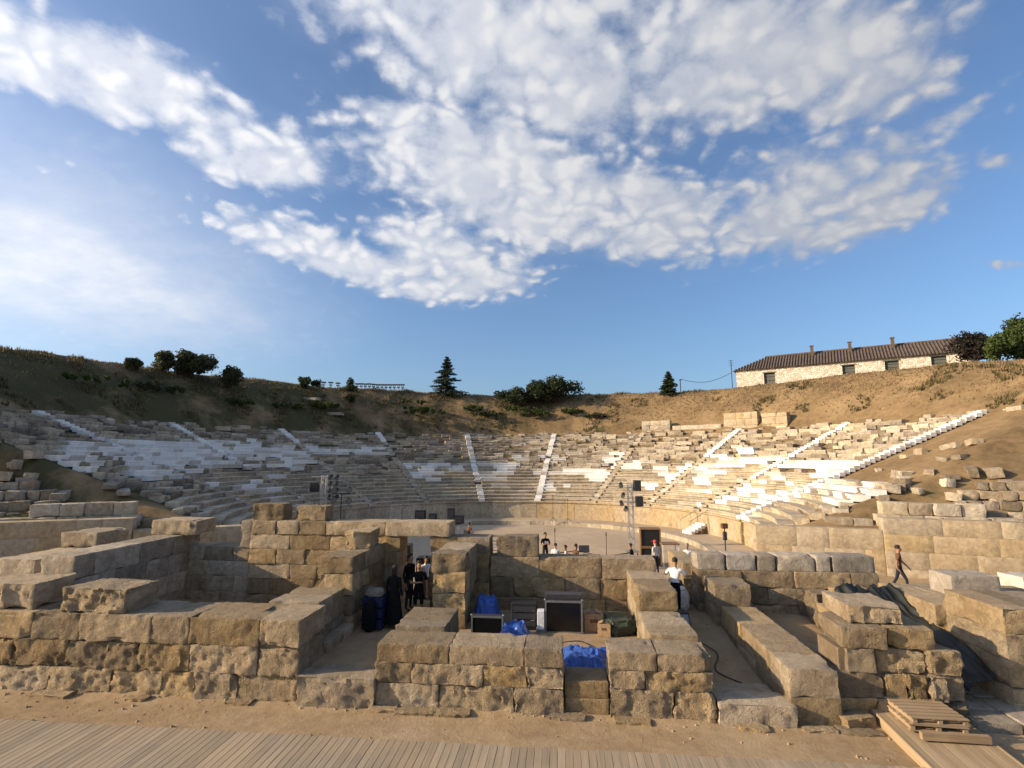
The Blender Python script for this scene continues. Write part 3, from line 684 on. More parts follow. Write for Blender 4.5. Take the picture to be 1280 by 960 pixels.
# parodos walls
def parodos(sgn):
    def P(s, n, z): p = PW0 + PWD * s + PWN * n; return Vector((D0.x + sgn * (p.x - D0.x), p.y, z))
    rz = math.atan2(PWD.y, PWD.x) * sgn
    side = 'house' if sgn > 0 else 'dark hill'
    root = thing('parodos_wall', f'smooth ashlar retaining wall of the parodos on the {side} side', 'wall', P(0, 0, -.4))
    def row(s0, s1, z0, z1, lens, thick=.7, n0=0., m='ashlar', rough=.004, nm='ashlar_block', par=None, chip=.0, jt=0.):
        s = s0
        while s < s1 - .1:
            l = ru(*lens); l = s1 - s if s1 - s - l < .5 else l
            o = block_obj(nm, (l - .004 - jt * .3, thick, z1 - z0 - .004 + ru(-jt, jt) * .6), m, par or root, P(s + l / 2, n0 + thick / 2 + ru(-jt, jt), (z0 + z1) / 2) - (par or root).location, (ru(-jt, jt) * .5, ru(-jt, jt) * .5, rz + ru(-jt, jt)), rough=rough, chip=chip, res=.3 if jt == 0 else .14, ease=.006 if jt == 0 else .02); s += l
    row(0, 5.3, -.4, .2, (1.1, 1.9)); row(0, 5.3, .2, 1.1, (1.1, 1.9)); row(0, 5.3, 1.1, 2.0, (1.1, 1.9))
    for a, b_ in ((-.4, .35), (.35, 1.1), (1.1, 1.85)): row(5.32, 17, a, b_, (1.5, 2.4), .78, -.08)
    row(5.32, 10.4, 1.85, 2.55, (2.0, 2.8), .78, -.08)
    tp = thing('terrace_wall', f'row of squared blocks set back on the parodos wall, {side} side', 'wall', P(3, .9, 1.9))
    row(3.2, 5.2, 2.0, 2.4, (.8, 1.3), .6, 1.0, 'seat_dark', .03, 'terrace_block', tp, .6, .05); row(5.3, 10.8, 2.1, 2.62, (.7, 1.2), .6, .9, 'seat_stone', .03, 'terrace_block', tp, .6, .05); row(5.6, 9.6, 2.62, 3.2, (.8, 1.6), .7, 1.1, 'seat_stone', .03, 'terrace_block', tp, .6, .05)
    rt = thing('rubble_terrace', f'coarse terrace wall of rounded blocks above the parodos, {side} side', 'wall', P(8.4, 2.2, 2.8))
    for k, (s0, zz) in enumerate(((9.4, 2.4), (8.9, 2.85), (9.3, 3.3), (10.2, 3.72))):
        row(s0, 17, zz, zz + .44, (.4, .95), .6, 1.8 + k * .45, 'seat_dark' if k % 2 else 'limestone', .06, 'terrace_block', rt, 1., .09)
    # scattered stones over the eroded slope between stairway and terrace wall
    for k in range(60):
        a, n = ru(2.5, 15), ru(3, 15) if rnd() < .6 else ru(2.2, 6); p = P(a, n, 0); r = (p - D0).length
        th = abs(math.atan2(p.x - D0.x, p.y - D0.y))
        if th < R(94) or r > RTOP + 2: continue
        h = ru(.2, .5); L_ = ru(.4, 1.3); dk_ = rnd() < .6; o = block_obj('fallen_stone', (L_, ru(.3, .7), h), 'seat_dark' if dk_ else 'seat_stone', None, (p.x, p.y, hill_z(p.x, p.y) + h * .25), (ru(-.15, .15), ru(-.15, .15), -sgn * th + ru(-.4, .4)), rough=.05, chip=1., res=.25)
        kind_ = ('dark ' if dk_ else 'pale ') + ('long' if L_ > .9 else 'squat') + (' thick' if h > .35 else ' flat')
        tag(o, f'{kind_} stone fallen on the bare slope above the parodos, {side} side', 'stone', f'{kind_} fallen stones, {side} side')
parodos(1); parodos(-1)
# wall remains on the rim below the house
def rim_wall(label, t0, t1, z1, courses, m='ashlar', dr=1.2):
    root = thing('rim_ashlar', label, 'wall', pol(RTOP + dr, (t0 + t1) / 2, ZTOP)); z = ZTOP - .25
    for h in courses:
        t = t0
        while t < t1 - .003:
            dt = ru(.8, 1.7) / RTOP; te = t1 if t1 - t - dt < .012 else t + dt
            if not (z - ZTOP > .5 and rnd() < .12):
                p = pol(RTOP + dr + ru(-.03, .03), (t + te) / 2, z + h / 2)
                block_obj('stone_block', ((te - t) * (RTOP + dr) - .02, .7, h - .01), m, root, p - root.location, (0, 0, -(t + te) / 2), rough=.02, res=.3)
            t = te
        z += h
rim_wall('tall pale ashlar wall stump on the rim below the house', R(46.5), R(53), 1.5, (.75, .75, .7), dr=.9)
rim_wall('second pale ashlar wall stump on the rim, beside the tall one', R(53.8), R(58.5), 1.2, (.75, .75, .4), dr=.9)
rim_wall('low pale wall stump on the rim, with gaps, nearer the small conifer', R(29.5), R(35.5), 1.2, (.6, .6, .55), 'seat_stone', .8)
rim_wall('low ragged wall line joining the pale wall stumps on the rim', R(36), R(46), .6, (.55, .5), 'seat_stone', .8)

# ------------------------------------------------------------------ wooden deck, ramp, pallets
dk = thing('wooden_deck', 'grey plank deck laid across the foreground', 'deck', S(-14, -6, FRONT), -SA)
pm = bpy.data.meshes.new('plank'); b = B(); bx(b, (0, 0, 0), (.138, 4.5, .045), bev=.004); b.to_mesh(pm); b.free(); pm.materials.append(MATS['deck_wood'])
n = 150
for k in range(n): obj('plank', pm, None, dk, (.07 + k * .1445, 2.28 + ru(-.02, .02), .06 + ru(-.002, .002)), (0, ru(-.006, .006), ru(-.0008, .0008)))
b = B()
for y in (.4, 1.6, 2.9, 4.2): bx(b, (n * .0723, y, .012), (n * .1445, .09, .05))
obj('joist', b, 'pallet_wood', dk)
rp = thing('wooden_ramp', 'pale timber ramp of boards under the pallets', 'ramp', S(7.62, -2.0, FRONT), -SA - R(4))
rm = bpy.data.meshes.new('ramp_board'); b = B(); bx(b, (0, 0, 0), (.152, 2.7, .04), bev=.004); b.to_mesh(rm); b.free(); rm.materials.append(MATS['ramp_wood'])
for k in range(10): obj('ramp_board', rm, None, rp, (.08 + k * .158, 1.3 + ru(-.01, .01), .17), (R(2.2), 0, 0))
b = B(); bx(b, (-.02, 1.3, .1), (.04, 2.66, .2), rx=R(2)); bx(b, (1.6, 1.3, .1), (.04, 2.66, .2), rx=R(2)); obj('side_board', b, 'ramp_wood', rp)
def pallet(loc, rz, label):
    t = thing('pallet', label, 'pallet', loc, rz, 'wooden pallets on the ramp'); t.scale = (.88, .88, .88)
    for k in range(7): b = B(); bx(b, (0, -.5 + k * .166, .13), (1.2, .11, .022)); obj('top_slat', b, 'pallet_wood', t)
    for x in (-.53, 0, .53):
        b = B(); bx(b, (x, 0, .06), (.09, 1.1, .07)); obj('bearer', b, 'pallet_wood', t)
    for y in (-.5, 0, .5): b = B(); bx(b, (0, y, .011), (1.2, .11, .02)); obj('bottom_slat', b, 'pallet_wood', t)
    return t
p = S(8.52, -.05, -.105)
pallet(p, -SA - R(4), 'lower wooden pallet of the stack on the ramp'); pallet(p + Vector((.03, .02, .127)), -SA - R(1), 'upper wooden pallet of the stack on the ramp')
b = B(); bx(b, (0, 0, 0), (1.2, .1, .13)); tag(obj('timber_beam', b, 'pallet_wood', None, S(8.6, -.78, -.06), (0, 0, -SA - R(2))), 'short timber beam lying in front of the pallets', 'beam')

# ------------------------------------------------------------------ cloth sheets
def sheet(name, label, cat, corners, m, nu=22, nv=18, fold=.06, sag=.1, fs=3., thick=.012, z_min=None, group=None, skirt=0.):
    a, b_, c_, d_ = [Vector(x) for x in corners]; org = (a + b_ + c_ + d_) / 4; V = []; F = []; sd = rnd() * 50
    for j in range(nv + 1):
        for i in range(nu + 1):
            s, t = i / nu, j / nv; p = (a * (1 - s) + b_ * s) * (1 - t) + (d_ * (1 - s) + c_ * s) * t
            nz = mnoise.fractal(Vector((s * fs + sd, t * fs * .8, sd)), 1, 2, 3) + .6 * abs(mnoise.noise(Vector((s * fs * 2.2, t * 1.1 * fs, sd + 9))))
            e = math.sin(s * math.pi) * math.sin(t * math.pi)
            p = p + Vector((mnoise.noise(Vector((s * 5, t * 5, sd))) * fold * .6, mnoise.noise(Vector((s * 5, t * 5, sd + 4))) * fold * .6, nz * fold - sag * e))
            if skirt: ed = min(s, 1 - s, t, 1 - t); p.z -= skirt * max(0., 1 - ed / .2) ** .7
            if z_min is not None: p.z = max(p.z, z_min + .004)
            V.append(p - org)
    N = len(V); V += [v - Vector((0, .2, .9)).normalized() * thick for v in V]
    W = nu + 1
    for j in range(nv):
        for i in range(nu):
            f = (j * W + i, j * W + i + 1, (j + 1) * W + i + 1, (j + 1) * W + i); F.append(f); F.append(tuple(N + x for x in f[::-1]))
    rim_ = [i for i in range(W)] + [j * W + nu for j in range(1, nv + 1)] + [nv * W + i for i in range(nu - 1, -1, -1)] + [j * W for j in range(nv - 1, 0, -1)]
    for i in range(len(rim_)): x, y = rim_[i], rim_[(i + 1) % len(rim_)]; F.append((y, x, x + N, y + N))
    return tag(obj(name, (V, F), m, None, org, smooth=True), label, cat, group)
def lump(name, label, cat, c, dims, m, amp=.25, fs=2.2, group=None, parent=None):
    b = B(); bmesh.ops.create_icosphere(b, subdivisions=5, radius=1); sd = rnd() * 60
    for v in b.verts:
        n = mnoise.fractal(v.co * fs + Vector((sd, 0, 0)), 1, 2, 4) * .7 - .7 * abs(mnoise.noise(v.co * fs * 1.7 + Vector((0, sd, 0)))) + .2
        n -= .45 * abs(mnoise.noise(v.co * fs * 3.4 + Vector((sd, sd, 0)))); v.co *= 1 + amp * 1.5 * n; x, y, z = v.co
        sq = lambda t: math.copysign(abs(t) ** .55, t)
        v.co = Vector((sq(x) * dims[0] / 2, sq(y) * dims[1] / 2, max(-.5 * dims[2], sq(z) * dims[2] / 2)))
    o = obj(name, b, m, parent, c, smooth=True)
    return tag(o, label, cat, group) if label else o
sheet('tarpaulin', 'black plastic tarpaulin sagging over the pit beside the stepped pile', 'tarpaulin', (S(9.7, .95, -.08), S(10.88, 1.15, .42), S(10.66, 4.5, 1.62), S(9.0, 4.2, 1.5)), 'black_plastic', 48, 48, .15, .3, 5., z_min=-.1)
sheet('tarpaulin', 'bright blue plastic sheet spread over a low load behind the sill gap', 'tarpaulin', (S(1.1, .98, .40), S(2.18, .98, .42), S(2.3, 2.1, .50), S(1.0, 2.1, .46)), 'blue_tarp', 48, 44, .075, .0, 6., z_min=.265, skirt=.16)
sheet('tarpaulin', 'blue sheet bundled over equipment between two black screens', 'tarpaulin', (S(-.72, 2.8, .56), S(.22, 2.75, .55), S(.2, 3.5, .62), S(-.7, 3.5, .6)), 'blue_tarp', 40, 34, .08, .03, 5., z_min=.265, skirt=.33)
sheet('tarpaulin', 'blue sheet heaped in the corner behind the small framed screen', 'tarpaulin', (S(-1.6, 4.0, .9), S(-.8, 3.95, .85), S(-.75, 4.7, .95), S(-1.6, 4.75, 1.0)), 'blue_tarp', 40, 34, .10, -.05, 5., z_min=.265, skirt=.6)
b = B(); bx(b, (0, 0, .04), (.6, .5, .08), bev=.01); tag(obj('equipment_box', b, 'dark_gear', None, S(1.65, 1.5, FLOOR), (0, 0, -SA)), 'low dark box under the bright blue sheet behind the sill', 'box')
b = B(); bx(b, (0, 0, .08), (.45, .34, .16), bev=.01); tag(obj('equipment_box', b, 'dark_gear', None, S(-.25, 3.13, FLOOR), (0, 0, -SA)), 'low dark box under the blue bundle between the screens', 'box')
b = B(); bx(b, (0, 0, .2), (.38, .34, .4), bev=.01); tag(obj('equipment_box', b, 'dark_gear', None, S(-1.18, 4.35, FLOOR), (0, 0, -SA)), 'dark case under the blue sheet in the room corner', 'box')
lump('tarpaulin', 'dark green sheet lying over gear at the right end of the middle room', 'tarpaulin', S(2.75, 4.0, FLOOR + .2), (.95, 1.2, .45), 'green_tarp')

# ------------------------------------------------------------------ equipment in the middle room and passage
def framed_screen(label, u, v, w_, h, d=.35, lid=True):
    t = thing('flight_case', label, 'case', S(u, v, FLOOR), -SA)
    b = B(); bx(b, (0, 0, h / 2), (w_, d, h), bev=.012); obj('case_body', b, 'dark_gear', t)
    b = B(); bx(b, (0, -d / 2 - .006, h / 2 - .02), (w_ - .1, .008, h - .16)); obj('screen', b, 'screen', t)
    for (x, z, sx, sz) in ((-w_ / 2 + .02, h / 2, .045, h), (w_ / 2 - .02, h / 2, .045, h), (0, .025, w_ - .09, .045), (0, h - .05, w_ - .09, .05)):
        b = B(); bx(b, (x, -d / 2 - .012, z), (sx, .03, sz)); obj('frame_rail', b, 'grey_metal', t)
    if lid: b = B(); bx(b, (0, .02, h + .075), (w_, d, .14), bev=.01); obj('lid', b, 'dark_gear', t)
    for x in (-1, 1):
        for z in (0, h): b = B(); bmesh.ops.create_icosphere(b, subdivisions=1, radius=.03, matrix=Matrix.Translation((x * (w_ / 2), -d / 2, min(max(z, .03), h)))); obj('corner_ball', b, 'steel', t)
    return t
framed_screen('large black equipment case with a grey frame and lid against the back wall', 1.16, 3.75, 1.08, .92)
framed_screen('small black screen in a thin grey frame by the pillar wall', -1.02, 3.25, .92, .55, .12, False)
t = thing('amplifier_rack', 'low black amplifier rack with a white box beside the large case', 'rack', S(.1, 3.95, FLOOR), -SA)
b = B(); bx(b, (-.1, 0, .38), (.75, .5, .75), bev=.015); obj('rack_body', b, 'black_gear', t)
for k in range(3): b = B(); bx(b, (-.1, -.26, .2 + k * .2), (.66, .02, .15)); obj('rack_panel', b, 'dark_gear', t)
for x in (-.35, .15): b = B(); tube(b, (x - .05, -.29, .3), (x + .05, -.29, .3), .012); obj('handle', b, 'steel', t)
b = B(); bx(b, (0, 0, .25), (.2, .3, .5), bev=.01); tag(obj('white_box', b, 'white_box', None, S(.5, 3.6, FLOOR + .12), (0, 0, -SA)), 'upright white box squeezed beside the large black case', 'box')
b = B(); bx(b, (0, 0, .06), (.28, .3, .12)); tag(obj('plinth_box', b, 'grey_metal', None, S(.5, 3.6, FLOOR), (0, 0, -SA)), 'flat grey base under the upright white box', 'box')
def carton(label, u, v, z, s, rz):
    t = thing('carton', label, 'carton', S(u, v, z), -SA + rz)
    b = B(); bx(b, (0, 0, s[2] / 2), s, bev=.005); obj('box_body', b, 'carton', t)
    for k in (-1, 1): b = B(); bx(b, (k * s[0] * .32, 0, s[2] + .02), (s[0] * .4, s[1] * .95, .006), ry=k * .35); obj('flap', b, 'carton', t)
    b = B(); bx(b, (0, -s[1] / 2 - .003, s[2] * .62), (s[0] * .4, .004, s[2] * .2)); obj('tape_label', b, 'cloth_brown', t)
carton('larger brown carton right of the large black case', 2.02, 3.95, FLOOR, (.55, .4, .5), .05); carton('smaller brown carton in front of the larger one', 2.32, 3.5, FLOOR, (.36, .3, .34), -.2)
t = thing('crate_trolley', 'stack of blue crates with a black bag in the doorway passage', 'crates', S(-4.45, 3.5, FLOOR), -SA)
for k in range(3):
    b = B(); z = .05 + k * .3
    for (c, s_) in (((0, -.26, z + .14), (.6, .03, .26)), ((0, .26, z + .14), (.6, .03, .26)), ((-.29, 0, z + .14), (.03, .5, .26)), ((.29, 0, z + .14), (.03, .5, .26)), ((0, 0, z + .015), (.6, .5, .03)), ((0, -.28, z + .26), (.64, .03, .03)), ((0, -.28, z + .04), (.64, .03, .03))): bx(b, c, s_)
    obj('crate', b, 'blue_crate', t)
lump('bag', None, None, (-.02, -.36, .45), (.36, .3, .85), 'black_cloth', .12, parent=t)
lump('bundle', None, None, (0, 0, 1.02), (.5, .42, .25), 'grey_stone', .2, parent=t)
t = thing('stage_monitor', 'small black slant fronted monitor box in the right passage', 'monitor', S(4.62, 4.55, FLOOR), -SA + .2)
b = B(); v = [b.verts.new(c) for c in ((-.25, -.3, 0), (.25, -.3, 0), (.25, .25, 0), (-.25, .25, 0), (-.25, -.12, .42), (.25, -.12, .42), (.25, .25, .42), (-.25, .25, .42))]
for f in ((3, 2, 1, 0), (4, 5, 6, 7), (0, 1, 5, 4), (1, 2, 6, 5), (2, 3, 7, 6), (3, 0, 4, 7)): b.faces.new([v[i] for i in f])
obj('cabinet', b, 'black_gear', t); b = B(); bx(b, (0, -.225, .21), (.42, .012, .36), rx=R(-23)); obj('grille', b, 'grey_metal', t)
lump('sack', 'white sacks piled against the wall in the right passage', 'sack', S(5.05, 6.6, FLOOR + .3), (.6, .7, .75), 'white_bag', .2)
lump('sack', 'dark folded bag leaning behind the white sacks in the passage', 'sack', S(5.1, 7.5, FLOOR + .3), (.5, .6, .9), 'dark_gear', .2)

# ------------------------------------------------------------------ stage technique in the orchestra
def par_can(parent, c, aim, L=.34, r=.13):
    d = Vector(aim).normalized(); c = Vector(c); o = B(); tube(o, c - d * L / 2, c + d * L / 2, r * .85, 12, r); can = obj('lamp', o, 'black_gear', parent)
    o = B(); tube(o, c + d * (L / 2), c + d * (L / 2 + .012), r * .9, 12); obj('lens', o, 'grey_metal', can)
    o = B(); tube(o, c + Vector((0, 0, .02)), c + Vector((0, 0, r + .08)), .015); obj('yoke', o, 'dark_gear', can)
def truss_tower(label, x, y, z0, z1, lamps, w_=.3):
    t = thing('truss_tower', label, 'lighting tower', (x, y, z0)); H = z1 - z0; b = B()
    for sx in (-1, 1):
        for sy in (-1, 1): o = B(); tube(o, (sx * w_ / 2, sy * w_ / 2, 0), (sx * w_ / 2, sy * w_ / 2, H), .028, 8); obj('chord', o, 'alu', t)
    nn = int(H / .36)
    for k in range(nn):
        za, zb = k * H / nn, (k + 1) * H / nn; a = w_ / 2; sg = 1 if k % 2 else -1
        for y_ in (-a, a): tube(b, (-a * sg, y_, za), (a * sg, y_, zb), .013); 
        for x_ in (-a, a): tube(b, (x_, -a * sg, za), (x_, a * sg, zb), .013)
    obj('lattice', b, 'alu', t)
    b = B(); bx(b, (0, 0, .03), (.8, .8, .05)); obj('base_plate', b, 'grey_metal', t)
    for (lx, lz) in lamps: par_can(t, (lx, -.2, H + lz), (ru(-.6, .3), -1, -.55))
    return t
tp = atz(790, 690, ORCH); zt = aty(790, 604, tp.y).z
tw = truss_tower('slim truss lighting tower rising from the orchestra floor', tp.x, tp.y, ORCH, zt, ((-.62, -.1), (-.5, -.75), (-.62, -1.25), (-.35, -1.6)))
for (x, z) in ((.45, -.15), (.55, -1.15)):
    b = B(); bx(b, (x, -.1, zt - ORCH + z), (.45, .35, .65), bev=.02); sp = obj('speaker_box', b, 'black_gear', tw)
    b = B(); bx(b, (x, -.28, zt - ORCH + z), (.38, .01, .56)); obj('grille', b, 'dark_gear', sp)
for z in (-.3, -1.2): b = B(); tube(b, (-.8, 0, zt - ORCH + z), (.7, 0, zt - ORCH + z), .025, 8); obj('cross_bar', b, 'steel', tw)
p = aty(406, 594, 36.); tl2 = truss_tower('truss lighting tower showing above the tall back wall', p.x, 36., ORCH, p.z, [(a, -c_) for a in (.45, .9) for c_ in (.1, .55, 1.0, 1.45)])
b = B(); bx(b, (-.65, 0, p.z - ORCH - .8), (.5, .4, .6)); obj('speaker_box', b, 'black_gear', tl2)
for z in (-.1, -.6, -1.1): b = B(); tube(b, (-.9, 0, p.z - ORCH + z), (1.2, 0, p.z - ORCH + z), .025, 8); obj('cross_bar', b, 'steel', tl2)
p = aty(427, 617, 35.); t = thing('lamp_stand', 'T shaped stand holding four round black lamps', 'lamp stand', (p.x, 35., ORCH)); H = p.z - ORCH
b = B(); tube(b, (0, 0, 0), (0, 0, H), .03, 8); obj('pole', b, 'black_gear', t); b = B(); tube(b, (-.6, 0, H), (.6, 0, H), .03, 8); obj('bar', b, 'black_gear', t)
for a in (0, 2.1, 4.2): b = B(); tube(b, (0, 0, .6), (.7 * math.cos(a), .7 * math.sin(a), .02), .02); obj('leg', b, 'black_gear', t)
for (x, z) in ((-.5, .25), (.5, .3), (-.5, -.35), (.5, -.45)): par_can(t, (x, -.1, H + z), (.5, -1, -.3), .3, .2)
# mixing table and cases by the podium
p = aty(545, 651, 41.); t = thing('equipment_table', 'long table with black mixing gear near the podium', 'table', (p.x, 41., ORCH))
b = B(); bx(b, (0, 0, 1.0), (3.8, .8, .05)); obj('table_top', b, 'dark_gear', t)
for x in (-1.8, 1.8):
    for y in (-.35, .35): b = B(); tube(b, (x, y, 0), (x, y, .98), .025); obj('leg', b, 'steel', t)
for k, (x, w_, h, lab) in enumerate(((-1.2, .8, 1.0, 'square black speaker cabinet at the end of the equipment table'), (-.25, .6, .75, 'smaller black cabinet beside the square one on the table'), (1.15, .55, 1.15, 'upright black case on the equipment table'), (1.75, .8, .6, 'low black mixer case on the equipment table'))):
    c = thing('audio_case', lab, 'case', (p.x + x, 41., ORCH + 1.03)); b = B(); bx(b, (0, 0, h / 2), (w_, .55, h), bev=.02); obj('case_body', b, 'black_gear', c); b = B(); bx(b, (0, -.285, h / 2), (w_ * .8, .012, h * .75)); obj('front_grille', b, 'dark_gear', c)
def mic_stand(label, x, y, z, h, boom=False):
    t = thing('microphone_stand', label, 'stand', (x, y, z)); b = B(); tube(b, (0, 0, .3), (0, 0, h), .018); obj('pole', b, 'black_gear', t)
    for a in (.3, 2.4, 4.5): b = B(); tube(b, (0, 0, .45), (.42 * math.cos(a), .42 * math.sin(a), .015), .016); obj('leg', b, 'black_gear', t)
    b = B(); tube(b, (0, 0, h), ((.5, -.1, h + .35) if boom else (0, -.02, h + .2)), .03 if not boom else .014, 8); obj('boom' if boom else 'microphone', b, 'black_gear', t)
for lab, px, Y, h, bo in (('thin black stand with boom arm left of the marble steps', 506, 43., 1.9, True), ('tall black stand before the podium, nearer the white stair', 690, 47.5, 2.2, False), ('black tripod stand with a head before the podium slabs', 708, 47., 1.9, False),
                          ('plain upright pole standing alone in the orchestra', 754, 29.5, 1.7, False), ('short stand behind the man in the black shirt', 692, 30.5, 1.8, False), ('thin stand over the equipment table', 530, 41.6, 2.1, True)):
    mic_stand(lab, (px - 640) / FPX * Y * 1.0, Y, ORCH if Y < 47 else RING, h, bo)
t = thing('music_stand', 'black music stand between seated musicians', 'music stand', (3.85, 28.8, ORCH)); b = B(); tube(b, (0, 0, .2), (0, 0, 1.05), .015); obj('pole', b, 'black_gear', t)
b = B(); bx(b, (0, -.05, 1.15), (.55, .03, .36), rx=R(-18)); obj('desk', b, 'dark_gear', t)
for a in (.3, 2.4, 4.5): b = B(); tube(b, (0, 0, .3), (.3 * math.cos(a), .3 * math.sin(a), .01), .014); obj('leg', b, 'black_gear', t)
def crate_box(label, x, y, z, w_, h):
    t = thing('stage_box', label, 'box', (x, y, z), R(-8))
    for nm, c, s_ in (('side_panel', (-w_ / 2 + .03, 0, h / 2), (.06, .8, h)), ('side_panel', (w_ / 2 - .03, 0, h / 2), (.06, .8, h)), ('top_panel', (0, 0, h - .03), (w_ - .13, .8, .055)), ('bottom_panel', (0, 0, .03), (w_ - .13, .8, .055)), ('back_panel', (0, .37, h / 2), (w_ - .13, .04, h - .13))):
        b = B(); bx(b, c, s_); obj(nm, b, 'wood_box', t)
    b = B(); bx(b, (0, -.1, h / 2), (w_ - .16, .5, h - .16)); obj('speaker_front', b, 'black_gear', t)
crate_box('lower open fronted wooden box under another box by the tower', 7.75, 30.2, ORCH, 1.15, 1.05); crate_box('upper open fronted wooden box stacked by the lighting tower', 7.75, 30.2, ORCH + 1.055, 1.12, 1.0)
t = thing('work_table', 'tall light frame table beside the stacked boxes', 'table', (8.65, 29.6, ORCH)); b = B(); bx(b, (0, 0, 1.3), (.95, .7, .06)); obj('table_top', b, 'wood_box', t)
for x in (-.42, .42):
    for y in (-.3, .3): b = B(); bx(b, (x, y, .63), (.05, .05, 1.27)); obj('leg', b, 'white_box', t)
p = S(7.0, 7.7, 0); t = thing('spotlight_stand', 'slim dark stand with a small lamp head behind the cross wall', 'lamp stand', (p.x, p.y, gh(p.x, p.y))); b = B(); tube(b, (0, 0, 0), (0, 0, 2.6), .022); obj('pole', b, 'dark_gear', t)
b = B(); bx(b, (0, 0, 2.65), (.22, .16, .18), bev=.02); obj('lamp_head', b, 'cloth_brown', t); b = B(); bx(b, (0, 0, 2.3), (.14, .1, .3), bev=.02); obj('control_box', b, 'dark_gear', t)
# small marble stair with handrails at the podium
th = R(72); st = thing('access_stair', 'short white stair with metal handrails against the podium', 'stairs', pol(14.9, th, RING), -th)
for k in range(6): b = B(); bx(b, (0, -.7 + k * .3, .13 * (k + 1) - .02), (1.1, .3, .26 * (k + 1) if False else .24)); obj('step', b, 'marble', st)
for k in range(6): b = B(); bx(b, (0, -.7 + k * .3, (.13 * (k + 1) - .14) / 2), (1.0, .28, max(.02, .13 * (k + 1) - .14))); obj('step_base', b, 'wood_box', st)
for x in (-.6, .6):
    b = B(); tube(b, (x, -1.0, .95), (x, .9, 1.85), .025, 8); obj('handrail', b, 'steel', st)
    for y, z in ((-.95, .97), (0, 1.42), (.85, 1.82)): b = B(); tube(b, (x, y, 0), (x, y, z), .022, 8); obj('rail_post', b, 'steel', st)

